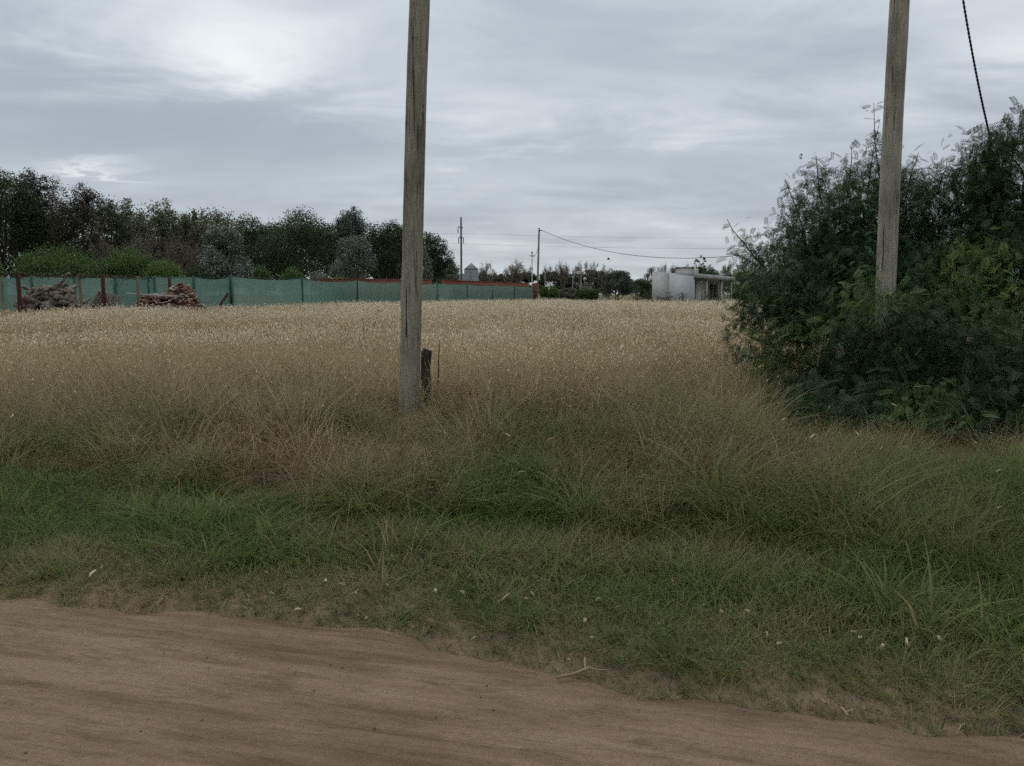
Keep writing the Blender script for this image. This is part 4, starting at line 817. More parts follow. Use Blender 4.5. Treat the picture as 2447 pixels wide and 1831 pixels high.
def tree(name, label, px, top, Y, wpx, kind, seed, low=None, ncard=9000, size=.22, lobes=None, group=None, cat='tree', tshift=0.0, nl=None, squash=1.0):
    """px: centre column, top: row of its top, wpx: crown width in photo columns at distance Y"""
    r_ = np.random.RandomState(seed); ncard = int(ncard * (2.0 if kind != 'bare' else 1)); size = size * (.78 if kind not in ('bare', 'faded') else 1); wpx = wpx * (1.40 if kind in ('dense', 'brown', 'poplar') else 1.12 if kind == 'silver' else 1.0); sc_ = Y / F; b_ = np.array([(px - CX) * sc_, Y, 0.0]); H = CAMH + (HZ - top) * sc_; Wm = wpx * sc_ * .5
    zl = CAMH + (HZ - low) * sc_ if low is not None else H * .25
    root = empty(name, tuple(b_)); trunk = MB(); crown = MB(); Cs = []; T = []
    if lobes is None:
        nl = nl or 9; lobes = []
        for i in range(nl):
            q = (i + .5) / nl; a_ = i * 2.4 + r_.rand()
            hz_ = zl + (H - zl) * (.18 + .68 * r_.rand()); spread_ = math.sin(math.pi * min(1, max(.12, (hz_ - zl) / (H - zl) * .72 + .22))) if kind != 'poplar' else .55
            lobes.append((Wm * .62 * spread_ * math.cos(a_), Wm * .62 * spread_ * math.sin(a_), hz_, Wm * r_.uniform(.34, .52), (H - zl) * r_.uniform(.16, .26)))
        lobes.append((r_.uniform(-.2, .2) * Wm, 0, H - (H - zl) * .20, Wm * .42, (H - zl) * .21))
    if kind == 'bush':
        lobes = [(0, 0, zl + (H - zl) * .42, Wm * .80, (H - zl) * .55)]
        for i in range(7):
            a_ = i * .9 + r_.rand(); lobes.append((Wm * .55 * math.cos(a_), Wm * .55 * math.sin(a_), zl + (H - zl) * r_.uniform(.25, .62), Wm * r_.uniform(.25, .4), (H - zl) * r_.uniform(.2, .3)))
    if kind == 'poplar':
        lobes = []
        for i in range(nl or 4):
            xx_ = (i + .5) / (nl or 4) * 2 - 1; tp = H * (1 - .13 * abs(xx_) - .08 * r_.rand()) if i != (nl or 4) // 2 else H
            lobes.append((xx_ * Wm * .75, r_.uniform(-.5, .5) * Wm, (zl + tp) / 2, Wm * .34, (tp - zl) / 2))
    tot = sum(l[3] ** 2 * l[4] for l in lobes) if kind != 'bare' else 1
    hb = zl + (H - zl) * .15
    if kind != 'bare':
        for (lx_, ly_, lz, lr, lh) in lobes:
            nc = int(ncard * (lr ** 2 * lh) / tot); nsub = max(6, nc // 20)
            u_ = r_.normal(0, 1, (nsub, 3)); u_ /= np.linalg.norm(u_, axis=1)[:, None]; rad2 = (.38 + .60 * r_.rand(nsub) ** .6)
            cc = np.array([lx_, ly_, lz]) + u_ * rad2[:, None] * np.array([lr, lr, lh])
            pick = r_.randint(0, nsub, nc); sp_ = .13 * lr + .06
            c = cc[pick] + np.clip(r_.normal(0, 1, (nc, 3)), -1.5, 1.5) * np.array([sp_, sp_, sp_ * .8])
            Cs.append(c); T.append(np.clip(.42 + tshift + .20 * (r_.rand(nsub)[pick] - .5) * 2 + r_.normal(0, .07, nc), 0, 1))
            if kind in ('dense', 'brown', 'poplar', 'silver', 'faded') and lr > .3:
                limb(trunk, np.array([0, 0, hb * r_.uniform(.5, 1.)]), np.array([lx_, ly_, lz]), .10 * (H / 10), .035, r_, 7, .10)
                if kind in ('poplar', 'silver'): limb(trunk, np.array([lx_, ly_, lz]), np.array([lx_, ly_, lz + lh * .8]), .04, .012, r_, 5, .06)
        C_ = np.vstack(Cs); T_ = np.concatenate(T); k_ = C_[:, 2] > .05; C_ = C_[k_]; T_ = T_[k_]
        if kind == 'silver': T_ = np.where(r_.rand(len(T_)) < .30, np.clip(T_ + .45, 0, 1), T_)
        cards(crown, C_, size, size * .62, r_, T_, .1)
        limb(trunk, np.array([0, 0, -.1]), np.array([0, 0, max(hb, .6)]), .17 * (H / 10) + .03, .10 * (H / 10) + .02, r_, 6, .03, 0, 8)
    else:                                  # leafless crowns: a fan of ascending branches and fine twigs
        def grow(p, d, L, r0, lev):
            e_ = p + d * L; r0 = max(r0, .032 if Y > 150 else .012); limb(trunk, p, e_, r0, r0 * .6, r_, 3 if lev > 1 else 4, .08, 0, 3 if lev > 1 else 5)
            if lev == (4 if Y > 150 else 3):
                n_ = 14 if Y < 150 else 4; pts_ = p + d * L * r_.rand(n_)[:, None] + r_.normal(0, .22, (n_, 3)) * (H / 10); Cs.append(pts_); return
            for _ in range(4 if lev == 0 else 3):
                nd = d + r_.normal(0, .42, 3); nd[2] = abs(nd[2]) * .8 + .25; nd /= np.linalg.norm(nd); grow(p + d * L * r_.uniform(.55, 1), nd, L * r_.uniform(.55, .8), r0 * .55, lev + 1)
        for s_i in range(nl or 3):
            xx_ = ((s_i + .5) / (nl or 3) * 2 - 1) * Wm * .7; st_ = np.array([xx_ * .5, r_.uniform(-.3, .3), 0.0]); dd = np.array([xx_ * .35 / max(.5, H * .3), r_.uniform(-.1, .1), 1.0]); dd /= np.linalg.norm(dd)
            grow(st_, dd, H * .36, .13 * H / 10, 0)
        C_ = np.vstack(Cs); f_ = (H - .2) / max(C_[:, 2].max(), .1)
        trunk.v = [v_ * np.array([1, 1, f_]) for v_ in trunk.v]; C_ = C_ * np.array([1, 1, f_])
        half = max(np.abs(C_[:, 0]).max(), .1); fx_ = Wm / half; trunk.v = [v_ * np.array([fx_, fx_, 1]) for v_ in trunk.v]; C_ = C_ * np.array([fx_, fx_, 1])
        C_ = np.repeat(C_, max(1, ncard // len(C_)), 0) + r_.normal(0, .16 * H / 10, (len(C_) * max(1, ncard // len(C_)), 3)); cards(crown, C_, size, size * (.12 if Y > 150 else .22), r_, np.clip(r_.normal(.45 + tshift, .2, len(C_)), 0, 1), -.5)
    lm, bmat = MATS[kind]
    tag(crown.build('crown', lm, root), kind='stuff'); trunk.build('trunk', bmat, root, smooth=True)
    tag(root, label, cat, group); return root
G1 = 'trees of the wood behind the cloth fence'
# back row that closes the wood
for i, (px, tp, wp) in enumerate(((-120, 432, 280), (60, 455, 260), (230, 492, 250), (400, 512, 250), (560, 518, 240), (720, 526, 240), (860, 534, 210), (975, 548, 170))):
    tree('background_tree', ['dim dark tree in the back row of the wood beyond the left frame edge', 'dim dark tree in the back row behind the big leftmost tree', 'dim dark tree in the back row behind the brown ivy tree', 'dim dark tree in the back row behind the two poplars', 'dim dark tree in the back row behind the left silver tree', 'dim dark tree in the back row behind the broad round tree', 'dim dark tree in the back row left of the near utility pole', 'dim dark tree in the back row right behind the near utility pole'][i], px, tp, 118, wp, 'dense', 600 + i, low=690, ncard=7500, size=.36, group=G1, tshift=-.12, nl=13)
tree('broadleaf_tree', 'broad dark tree beyond the left frame edge, next to the tallest tree', -190, 440, 86, 170, 'dense', 619, low=685, ncard=7000, size=.26, group=G1, nl=11)
tree('broadleaf_tree', 'outermost dark tree of the wood far beyond the left frame edge', -370, 470, 88, 190, 'brown', 620, low=685, ncard=6000, size=.28, group=G1, nl=11)
tree('bush', 'green bush beyond the left frame edge behind the fence', -230, 600, 56, 160, 'bush', 618, low=708, ncard=4000, size=.17, group='bushes behind the cloth fence', cat='bush')
tree('broadleaf_tree', 'big dark green tree at the left edge, tallest of the wood', 20, 418, 84, 190, 'dense', 621, low=680, ncard=16000, size=.24, group=G1, tshift=-.05, nl=12)
tree('broadleaf_tree', 'tall dark tree with brown top next to the leftmost tree', 98, 412, 86, 90, 'brown', 622, low=680, ncard=9000, size=.22, group=G1, tshift=-.02)
tree('dead_tree', 'thin bare dead tree poking above the wood between the two brown trees', 165, 424, 84, 60, 'bare', 623, ncard=500, size=.3, group=G1, nl=1, tshift=-.3)
tree('ivy_tree', 'dark brown ivy clad tree with spiky twigs on its rounded top', 212, 446, 84, 95, 'brown', 624, low=680, ncard=11000, size=.21, group=G1)
tree('dead_tree', 'bare twigs spreading over the top of the brown ivy tree', 222, 438, 85, 90, 'bare', 625, ncard=500, size=.25, group=G1, nl=2, tshift=-.3)
tree('broadleaf_tree', 'small dark tree between the brown ivy tree and the first poplar', 278, 486, 88, 80, 'dense', 626, low=680, ncard=7000, size=.2, group=G1, tshift=.05)
tree('poplar_tree', 'pale upright poplar, left one of the two tall poplars', 325, 474, 96, 75, 'poplar', 627, low=640, ncard=4600, size=.26, group=G1, nl=3)
tree('poplar_tree', 'pale upright poplar, right and broader one of the two tall poplars', 400, 474, 96, 100, 'poplar', 628, low=640, ncard=7000, size=.26, group=G1, nl=4)
tree('poplar_tree', 'slim pale poplar just right of the two tall poplars', 466, 498, 97, 36, 'poplar', 629, low=640, ncard=2600, size=.24, group=G1, nl=2)
tree('poplar_tree', 'lower pale feathery tree above the left silver tree', 530, 500, 97, 100, 'poplar', 630, low=640, ncard=6000, size=.24, group=G1, nl=5)
for i, (px, tp, wp) in enumerate(((262, 560, 110), (345, 548, 120), (430, 555, 110), (490, 570, 80))):
    tree('thicket_tree', ['bare grey brown thicket right of the brown ivy tree', 'bare grey brown thicket under the left poplar', 'bare grey brown thicket under the right poplar', 'bare grey brown thicket behind the left silver tree'][i], px, tp, 82, wp, 'bare', 640 + i, ncard=2600, size=.22, group=G1, nl=4, tshift=-.42)
    tree('thicket_tree', ['dark undergrowth tree right of the brown ivy tree', 'dark undergrowth tree under the left poplar', 'dark undergrowth tree under the right poplar', 'dark undergrowth tree behind the left silver tree'][i], px + 25, tp + 22, 92, wp + 20, 'brown', 645 + i, low=695, ncard=5000, size=.22, group=G1, tshift=.06)
tree('broadleaf_tree', 'rounded dark tree right behind the left silver tree', 610, 516, 90, 110, 'dense', 651, low=690, ncard=9500, size=.21, group=G1)
tree('broadleaf_tree', 'broad round dark green tree in the middle of the wood', 712, 512, 88, 150, 'dense', 652, low=690, ncard=13500, size=.21, group=G1, nl=12)
tree('silver_tree', 'tall grey green tree left of the near utility pole', 832, 513, 90, 105, 'silver', 653, low=690, ncard=8500, size=.22, group=G1, tshift=-.14)
tree('broadleaf_tree', 'dark tree with knobbly top hidden partly by the near utility pole', 932, 532, 92, 90, 'dense', 654, low=690, ncard=8500, size=.21, group=G1)
tree('broadleaf_tree', 'dark tree sloping down to the right at the end of the wood', 1046, 553, 92, 92, 'dense', 655, low=692, ncard=9500, size=.21, group=G1, lobes=[(-1.2, 0, 6.6, 1.3, 1.5), (-.2, 0, 6.2, 1.4, 1.5), (.5, .5, 5.0, 1.4, 1.6), (-.8, -.5, 4.2, 1.6, 1.7), (1.0, 0, 3.6, 1.3, 1.5), (1.5, -.3, 2.2, 1.1, 1.3), (0, -.6, 2.2, 1.8, 1.4), (-1.5, 0, 2.2, 1.4, 1.5)])
tree('silver_tree', 'pale silvery young tree standing just behind the cloth fence at left', 545, 546, 62, 115, 'silver', 656, low=690, ncard=7500, size=.17, group=G1, tshift=.03)
tree('silver_tree', 'silvery tree in front of the tall grey green tree', 848, 566, 74, 105, 'silver', 657, low=690, ncard=7500, size=.17, group=G1, tshift=-.05)
tree('silver_tree', 'small silvery sapling showing right of the near utility pole', 1018, 600, 80, 34, 'silver', 658, low=690, ncard=1600, size=.16, group=G1)
G2 = 'bushes behind the cloth fence'
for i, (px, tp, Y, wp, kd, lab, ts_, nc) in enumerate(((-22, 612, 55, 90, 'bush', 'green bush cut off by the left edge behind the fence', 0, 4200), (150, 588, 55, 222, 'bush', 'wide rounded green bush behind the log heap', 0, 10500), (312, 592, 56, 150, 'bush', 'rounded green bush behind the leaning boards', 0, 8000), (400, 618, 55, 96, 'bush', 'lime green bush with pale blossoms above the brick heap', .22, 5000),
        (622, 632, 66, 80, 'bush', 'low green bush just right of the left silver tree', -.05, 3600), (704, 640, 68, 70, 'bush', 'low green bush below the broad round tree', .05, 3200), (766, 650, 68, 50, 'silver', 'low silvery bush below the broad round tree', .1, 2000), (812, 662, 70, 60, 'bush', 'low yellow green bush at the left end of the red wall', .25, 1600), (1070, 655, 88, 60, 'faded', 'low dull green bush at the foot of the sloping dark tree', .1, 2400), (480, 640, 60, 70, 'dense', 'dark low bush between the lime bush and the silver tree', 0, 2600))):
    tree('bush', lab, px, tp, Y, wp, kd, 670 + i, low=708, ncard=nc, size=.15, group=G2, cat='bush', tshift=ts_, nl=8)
G3 = 'far tree line beyond the field'
for i, (px, tp, wp, nl_) in enumerate(((1082, 628, 40, 2), (1160, 622, 62, 3), (1232, 618, 62, 4), (1264, 634, 20, 1), (1312, 634, 34, 2), (1345, 617, 40, 3), (1378, 620, 34, 2), (1412, 622, 36, 2), (1440, 630, 26, 2), (1550, 630, 32, 2), (1580, 627, 30, 2), (1608, 629, 28, 2), (1640, 626, 36, 2), (1700, 630, 34, 2), (1732, 632, 40, 3))):
    lb = ['leafless tree left of the grain silos', 'leafless tree just right of the grain silos', 'broad fan shaped leafless tree left of the white mast', 'thin leafless tree right behind the white mast', 'small leafless tree right of the thin wooden pole', 'tallest leafless tree of the far line right of the thin wooden pole', 'leafless tree in the middle of the far group of three', 'leafless tree on the right of the far group of three', 'small leafless tree above the dark shrub', 'leftmost of the slender leafless trees behind the white house', 'second of the slender leafless trees behind the white house', 'third slender leafless tree, behind the house chimney box', 'slender leafless tree just left of the finger topped tree', 'leafless tree behind the house roof, nearer the finger topped tree', 'leafless tree behind the far end of the house roof'][i]
    tree('leafless_tree', lb, px, tp, 215, wp, 'bare', 700 + i, ncard=60, size=.6, group=G3, nl=nl_, tshift=-.1)
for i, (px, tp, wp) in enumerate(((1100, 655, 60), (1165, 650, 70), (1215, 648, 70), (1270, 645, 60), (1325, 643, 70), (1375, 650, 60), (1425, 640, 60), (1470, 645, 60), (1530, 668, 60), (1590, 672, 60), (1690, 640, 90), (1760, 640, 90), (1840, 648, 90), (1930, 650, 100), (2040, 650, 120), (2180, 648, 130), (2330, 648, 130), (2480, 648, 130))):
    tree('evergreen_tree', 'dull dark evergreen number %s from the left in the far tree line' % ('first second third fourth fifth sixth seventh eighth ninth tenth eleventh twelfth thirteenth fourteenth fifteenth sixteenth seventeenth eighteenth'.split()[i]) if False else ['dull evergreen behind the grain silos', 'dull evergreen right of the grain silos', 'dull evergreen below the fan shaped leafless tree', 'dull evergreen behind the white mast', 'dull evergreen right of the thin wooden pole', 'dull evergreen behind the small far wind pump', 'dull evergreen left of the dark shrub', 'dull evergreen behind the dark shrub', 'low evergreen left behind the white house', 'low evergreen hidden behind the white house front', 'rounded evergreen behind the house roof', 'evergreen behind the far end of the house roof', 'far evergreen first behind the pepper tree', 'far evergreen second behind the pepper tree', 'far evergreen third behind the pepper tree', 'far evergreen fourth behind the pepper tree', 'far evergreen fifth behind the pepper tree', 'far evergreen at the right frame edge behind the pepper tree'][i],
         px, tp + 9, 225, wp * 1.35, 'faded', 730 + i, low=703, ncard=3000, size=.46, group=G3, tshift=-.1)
rt = tree('finger_topped_tree', 'dark tree with three finger like tops above the house roof', 1672, 640, 150, 70, 'dense', 760, low=700, ncard=5200, size=.32, group=G3, tshift=.05, lobes=[(0, 0, 4.0, 2.6, 2.2), (-1.1, 0, 6.6, .42, 1.5), (-.3, 0, 7.3, .42, 1.6), (.35, 0, 7.0, .42, 1.5), (-.5, 0, 5.0, 1.2, 1.0), (1.6, 0, 3.5, 1.8, 1.8)])
G4 = 'shrubs in the rough ground by the house'
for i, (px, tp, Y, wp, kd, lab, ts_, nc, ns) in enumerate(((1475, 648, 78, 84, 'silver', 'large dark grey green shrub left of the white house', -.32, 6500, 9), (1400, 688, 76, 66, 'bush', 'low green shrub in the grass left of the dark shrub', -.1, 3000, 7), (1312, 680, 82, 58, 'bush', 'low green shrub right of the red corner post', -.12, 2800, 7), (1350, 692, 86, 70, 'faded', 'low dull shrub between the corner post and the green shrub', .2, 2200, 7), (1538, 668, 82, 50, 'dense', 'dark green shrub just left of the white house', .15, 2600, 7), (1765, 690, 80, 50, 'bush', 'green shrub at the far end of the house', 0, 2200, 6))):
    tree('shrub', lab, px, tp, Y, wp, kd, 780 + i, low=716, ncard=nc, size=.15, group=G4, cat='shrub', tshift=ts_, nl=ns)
# dry weeds before the house
rwd = np.random.RandomState(801)
for i, (px, tp, Y, hgt, lab) in enumerate(((1597, 699, 60.5, 1, 'tall dry brown weed before the left half of the house front'), (1631, 700, 60.5, 1, 'tall dry brown weed before the right half of the house front'), (1586, 708, 60.5, 1, 'short dry weed beside the tall weed before the house front'), (1700, 700, 63, 1, 'reddish dry weed before the house porch'), (1550, 698, 66, 1, 'leaning brown weed at the left corner of the house'), (1524, 706, 66, 1, 'low brown weed between the dark shrub and the house'), (1562, 708, 60.5, 1, 'small dry weed at the left corner of the house front'))):
    b_ = at(px, 703, Y); b_[2] = 0; H = CAMH + (HZ - tp) * Y / F; root = empty('dry_weed', tuple(b_)); st = MB(); lf = MB()
    for k_ in range(7):
        e_ = np.array([rwd.normal(0, .22), rwd.normal(0, .15), H * rwd.uniform(.7, 1)]); p = limb(st, np.zeros(3), e_, .014, .006, rwd, 5, .08, 0, 4); n_ = 34; c_ = p[rwd.randint(2, 5, n_)] + rwd.normal(0, .06, (n_, 3)); cards(lf, c_, .10, .05, rwd, rwd.rand(n_))
    st.build('stem', M_bare, root); tag(lf.build('foliage', M_brown, root), kind='stuff'); tag(root, lab, 'weed', 'dry weeds by the house')

# ------------------------------------------------------------------ white house
M_pl1 = simple('stained_plaster', (.36, .35, .335), (.47, .46, .44), 1.3, bstr=.3, pos=(.25, .6)); M_pl2 = simple('bluish_plaster', (.38, .392, .40), (.48, .492, .50), .8, bstr=.2)
M_pl3 = simple('grey_render', (.13, .12, .11), (.22, .205, .19), 1.5); M_cream = simple('cream_paint', (.46, .42, .36), (.62, .58, .51), 1.5); M_roof = simple('grey_roof_sheet', (.30, .30, .30), (.42, .42, .42), 1.5, sc3=(8, .5, 1)); M_darkin = simple('dark_opening', (.012, .011, .010), (.03, .027, .024), 2)
yawh = math.atan2(x_h[1], x_h[0]); HS = empty('white_house', (HB[0], HB[1], 0), yawh); Lh = 15.4; Wh = 3.15
def hp(name, m, parent=HS, **k):
    mb = MB(); k['f'](mb); return mb.build(name, m, parent)
split = -Wh * .58
hp('front_wall', M_pl1, f=lambda b: b.prism([(-Wh, 0, -.1), (split, 0, -.1), (split, 0, 2.74), (-Wh, 0, 2.92)], (0, .2, 0)))
hp('front_wall', M_pl2, f=lambda b: b.prism([(split, -.05, -.1), (0, -.05, -.1), (0, -.05, 2.50), (split, -.05, 2.74)], (0, .25, 0)))
hp('side_wall', M_pl1, f=lambda b: b.box((-Wh, .2, -.1), (-Wh + .2, Lh, 2.9)))
hp('corner_pier', M_pl2, f=lambda b: b.box((-.55, .2, -.1), (0, .55, 2.42)))
hp('porch_wall', M_pl3, f=lambda b: b.box((-1.25, .55, -.1), (-1.1, Lh, 2.5)))
hp('end_wall', M_pl1, f=lambda b: b.box((-Wh + .2, Lh - .2, -.1), (-1.25, Lh, 2.6)))
rf = hp('roof', M_roof, f=lambda b: b.prism([(.18, .16, 2.44), (.18, .16, 2.50), (-Wh - .05, .16, 2.94), (-Wh - .05, .16, 2.88)], (0, Lh, 0)))
hp('fascia', M_roof, rf, f=lambda b: b.box((.185, .10, 2.46), (.23, Lh + .2, 2.74)))
hp('gutter', M_pl3, rf, f=lambda b: b.box((.19, .12, 2.40), (.25, Lh + .18, 2.457)))
for y_ in (4.6, 10.6, Lh - .2): hp('porch_post', M_pl1, f=lambda b: b.box((-.12, y_, -.1), (.06, y_ + .2, 2.43)))
for (y0, y1, z0, z1, nm, m_) in ((1.1, 1.9, 0, 2.05, 'door', M_cream), (5.6, 9.2, -.05, 2.3, 'painted_panel', M_cream), (11.3, 12.4, .0, 2.1, 'door', M_darkin), (13.0, 14.4, .9, 2.0, 'window', M_darkin)):
    d_ = hp(nm, m_, f=lambda b: b.box((-1.098, y0, z0), (-1.05, y1, z1)))
    if nm == 'painted_panel': hp('window', M_pl2, d_, f=lambda b: b.box((-1.048, 7.7, .7), (-1.0, 8.9, 1.75)))
ch = hp('chimney_box', M_pl1, f=lambda b: b.box((-1.55, .9, 2.5), (-.15, 2.3, 3.14)))
for i in range(5): hp('coping_tile', M_brick2 if i % 2 else M_pl3, ch, f=lambda b: b.box((-1.62 + i * .31, .84, 3.142), (-1.62 + i * .31 + .22, 2.36, 3.27)))
hp('vent_pipe', M_white, f=lambda b: b.tube([(-.05, .75, 2.45), (-.05, .75, 3.45)], .055, 8))
hp('vent_pipe', M_white, f=lambda b: b.tube([(-.9, 1.5, 3.14), (-.9, 1.5, 3.5)], .045, 8))
tag(HS, 'small white plastered house with low porch roof and chimney box at the field end', 'house')

# ------------------------------------------------------------------ silos, masts, wires
def silo(px0, px1, top, eave, Y, lab):
    s_ = Y / F; cx_ = ((px0 + px1) / 2 - CX) * s_; r_ = (px1 - px0) / 2 * s_; ze = CAMH + (HZ - eave) * s_; zt = CAMH + (HZ - top) * s_
    root = empty('grain_silo', (cx_, Y, 0)); mb = MB(); zz = np.arange(0, ze, .18); rr2 = r_ + .03 * np.sin(np.arange(len(zz)) * math.pi); mb.tube(np.stack([0 * zz, 0 * zz, zz], -1), r_ + .02 * (np.arange(len(zz)) % 2), 28); mb.build('barrel', M_zinc, root)
    mb = MB(); mb.tube([(0, 0, ze - .1), (0, 0, ze), (0, 0, zt - .15), (0, 0, zt)], [r_ * .9, r_ * 1.05, r_ * .16, r_ * .12], 28); mb.build('roof', M_zinc, root)
    mb = MB()
    for xx_ in (-.2, .2): mb.tube([(xx_, -r_ - .1, 0), (xx_, -r_ - .1, ze)], .03, 5)
    for z_ in np.arange(.3, ze, .3): mb.tube([(-.2, -r_ - .1, z_), (.2, -r_ - .1, z_)], .02, 4)
    mb.build('ladder', M_zinc, root); tag(root, lab, 'silo')
silo(1110, 1144, 630, 645, 190, 'large grey grain silo with conical roof beyond the red wall'); silo(1094, 1114, 652, 658, 185, 'small pale silo left of the large grain silo')
mb = MB(); c_ = at(1146, 690, 188); mb.box((c_[0] - .8, 187, 0), (c_[0] + 1.0, 189.5, 3.0)); sh_ = mb.build('silo_shed', M_white); tag(sh_, 'tiny white shed at the foot of the large grain silo', 'shed')
def mast(name, lab, px, top, Y, r0, r1, m_, cat, pxb=None):
    s_ = Y / F; b_ = np.array([((pxb or px) - CX) * s_, Y, 0.0]); t_ = np.array([(px - CX) * s_, Y, CAMH + (HZ - top) * s_]); root = empty(name, tuple(b_)); mb = MB(); q = np.linspace(0, 1, 12)[:, None]
    mb.tube((t_ - b_) * q + np.array([0, 0, -.1]) * (1 - q), (r0 + (r1 - r0) * q[:, 0]), 10); mb.build('shaft', m_, root, smooth=True); tag(root, lab, cat); return root, t_ - b_, b_
pA, tA, bA = mast('power_pole', 'tall grey power pole with two short crossarms beyond the red wall', 1103.5, 523, 118, .17, .12, M_concrete, 'power pole')
arms = []
for (py, x0, x1) in ((548, -.42, .28), (572, -.36, .34)):
    z_ = CAMH + (HZ - py) * 118 / F; mb = MB(); mb.prism([(x0, -.22, z_ + .05), (x1, -.22, z_ - .05), (x1, -.22, z_ + .09), (x0, -.22, z_ + .19)], (0, .12, 0)); ar = mb.build('crossarm', M_concrete, pA)
    for xx_ in ((x0,) if py == 548 else (x0, x1)):
        mb = MB(); zz = np.linspace(z_, z_ - .75, 12); mb.tube(np.stack([np.full(12, xx_), np.full(12, -.16), zz], -1), .045 + .03 * (np.arange(12) % 2), 8); mb.build('insulator', M_concrete, ar); arms.append(bA + np.array([xx_, -.16, z_ - .75]))
def wire(name, lab, a_, b_, sag, r, m_=None, n=60):
    q = np.linspace(0, 1, n); p = a_[None] + (b_ - a_)[None] * q[:, None]; p[:, 2] -= sag * 4 * q * (1 - q); root_m = MB(); root_m.tube(p, r, 5); tag(root_m.build(name, m_ or M_wire), lab, 'wire')
for i, a_ in enumerate(arms[:2]):
    if i == 1: lab = 'lower thin power line running right from the crossarm pole'
    else: lab = ['upper thin power line running right from the crossarm pole', '', 'middle thin power line running right from the crossarm pole'][i]
    wire('power_line', lab, a_, a_ + np.array([90, -6, .3]), 1.0, .010); wire('power_line', lab.replace('right', 'left behind the wood'), a_, a_ + np.array([-90, 6, .3]), 1.0, .010)
pA2 = bA + np.array([90.3, -6, 0]); mb = MB(); mb.tube([(pA2[0], pA2[1], -.1), (pA2[0], pA2[1], 11)], [.17, .12], 8); tag(mb.build('power_pole', M_concrete), 'next grey power pole of the line, out of sight behind the pepper tree', 'power pole')
pB, tB, bB = mast('wooden_pole', 'thin leaning wooden pole standing at the red corner post', 1287.5, 548, 85.5, .115, .085, M_pole, 'pole', 1283)
mb = MB(); mb.box((-.02, -.16, tB[2] - .32), (.30, -.05, tB[2] - .24), M=np.array([[1, 0, 0, tB[0]], [0, 1, 0, 0], [0, 0, 1, 0.]])); mb.build('bracket', M_cable, pB)
endB = at(2050, 560, 50.0); wire('overhead_cable', 'dark sagging cable from the thin wooden pole towards the pepper tree', bB + tB + np.array([.3, -.1, -.28]), endB, 2.05, .022, M_cable)
mb = MB(); mb.tube([(endB[0], endB[1], -.1), (endB[0], endB[1], endB[2] + .2)], [.12, .09], 8); tag(mb.build('wooden_pole', M_pole), 'wooden pole hidden behind the pepper tree that takes the sagging cable', 'pole')
pC, tC, bC = mast('white_mast', 'slim white mast with a small crossbar left of the thin wooden pole', 1271, 612, 90, .055, .05, M_white, 'mast')
mb = MB(); mb.box((-.26, -.06, tC[2] - .10), (.26, .06, tC[2])); mb.build('crossbar', M_zinc, pC); mb = MB(); mb.tube([(0, 0, tC[2]), (0, 0, tC[2] + .16), (0, 0, tC[2] + .2), (0, 0, tC[2] + .42)], [.03, .03, .085, .07], 8); mb.build('lamp_head', M_concrete, pC)
wire('drop_wire', 'short wire looping from the thin wooden pole to the white mast', bB + tB * .78, bC + tC, .5, .018, M_cable)
for (px, tp, Y, lab, m_) in ((1302, 650, 150, 'small far post right of the thin wooden pole', M_zinc), (1387, 633, 120, 'short far wooden post right of the wind pump', M_pole)):
    mast('far_post', lab, px, tp, Y, .1, .08, m_, 'post')
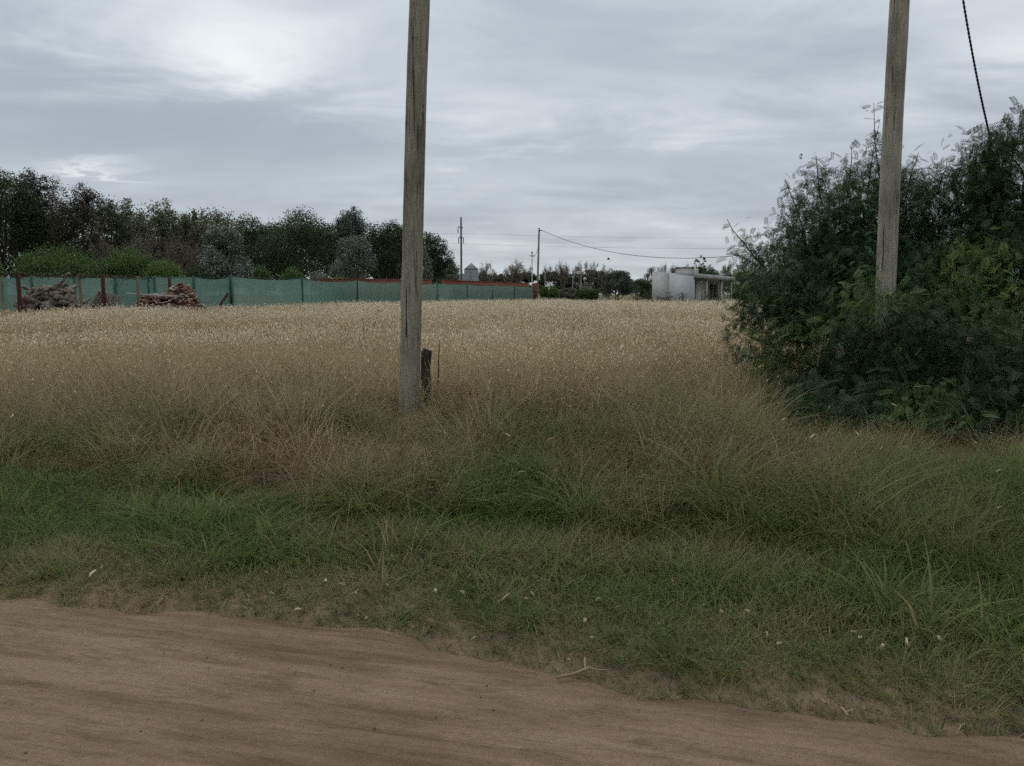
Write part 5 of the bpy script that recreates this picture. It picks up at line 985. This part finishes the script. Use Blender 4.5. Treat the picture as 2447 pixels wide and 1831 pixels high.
# wind pump: lattice tower with a pale vane and wheel
wp_, tw_, bw_ = mast('wind_pump', 'small far wind pump with pale wheel on a thin tower', 1368, 660, 170, .12, .08, M_zinc, 'wind pump', 1367)
mb = MB(); 
for k_ in range(12):
    a_ = k_ * math.pi / 6; mb.prism([(tw_[0] + math.cos(a_) * .15, -.2, tw_[2] + math.sin(a_) * .15), (tw_[0] + math.cos(a_ - .14) * .38, -.26, tw_[2] + math.sin(a_ - .14) * .62), (tw_[0] + math.cos(a_ + .14) * .38, -.2, tw_[2] + math.sin(a_ + .14) * .62)], (0, .02, 0))
mb.build('wheel', M_zinc, wp_)
dh, td, bd = mast('dish_antenna', 'small pale dish antenna on a post before the far trees', 1396, 668, 130, .06, .05, M_zinc, 'antenna')
mb = MB(); q = np.linspace(0, 1, 6); mb.tube(np.stack([0 * q, -.25 + .25 * q ** 2, td[2] + 0 * q], -1)[::-1] - np.array([0, .1, 0]), 0.03 + .27 * np.sqrt(np.clip(q[::-1], 0, 1)), 16, cap=False); mb.build('dish', M_zinc, dh)
c_ = at(1399, 686, 128); mb = MB(); mb.box((c_[0] - .9, 127.4, 1.0), (c_[0] + .9, 128.6, 2.6)); mb.box((c_[0] - .95, 127.2, 2.602), (c_[0] + .95, 128.8, 2.7)); mb.box((c_[0] - .7, 127.6, -.1), (c_[0] + .7, 128.4, .998)); tag(mb.build('water_trough', M_concrete), 'tiny pale box on the far green ground below the antenna', 'box')
# a bird in the sky over the far trees
bd_ = at(1454, 620, 80); root = empty('bird', tuple(bd_)); mb = MB(); mb.tube([(-.16, 0, 0), (-.08, 0, .01), (.04, 0, .01), (.14, 0, .03), (.18, 0, .02)], [.01, .05, .055, .035, .006], 8); mb.build('body', M_bird, root, smooth=True)
for sg in (-1, 1):
    mb = MB(); mb.prism([(.06, sg * .03, .02), (-.06, sg * .03, .02), (-.10, sg * .22, .12), (-.02, sg * .30, .15), (.07, sg * .18, .10)], (0, 0, .01)); mb.build('wing', M_bird, root)
tag(root, 'small dark bird in the sky above the far leafless trees', 'bird')

# ------------------------------------------------------------------ dry sticks on the road's edge
def twig(name, lab, segs, r):
    mb = MB(); 
    for a_, b_, r0, r1 in segs:
        A = onground(*a_, 0.0); B = onground(*b_, 0.0); A[2] = .012 + (a_[2] if len(a_) > 2 else 0); B[2] = .014
        limb(mb, A, B, r0, r1, rtw, 6, .06, 0, 6)
    tag(mb.build(name, M_straw, smooth=True), lab, 'twig')
rtw = np.random.RandomState(91)
def og(px, py, z=0.0): return (px, py)
twig('dry_twig', 'pale forked dry stick lying at the edge of the dirt road', [((1330, 1629), (1412, 1605), .0045, .004), ((1398, 1612), (1397, 1582), .004, .003), ((1405, 1606), (1455, 1612), .003, .002)], 1)
twig('dry_twig', 'small bent straw lying on the road near the right corner', [((2010, 1702), (2026, 1722), .004, .003), ((2020, 1712), (2040, 1706), .003, .002)], 1)
twig('dry_twig', 'pale straw lying on the road right of the forked stick', [((1960, 1680), (1972, 1692), .004, .003)], 1)
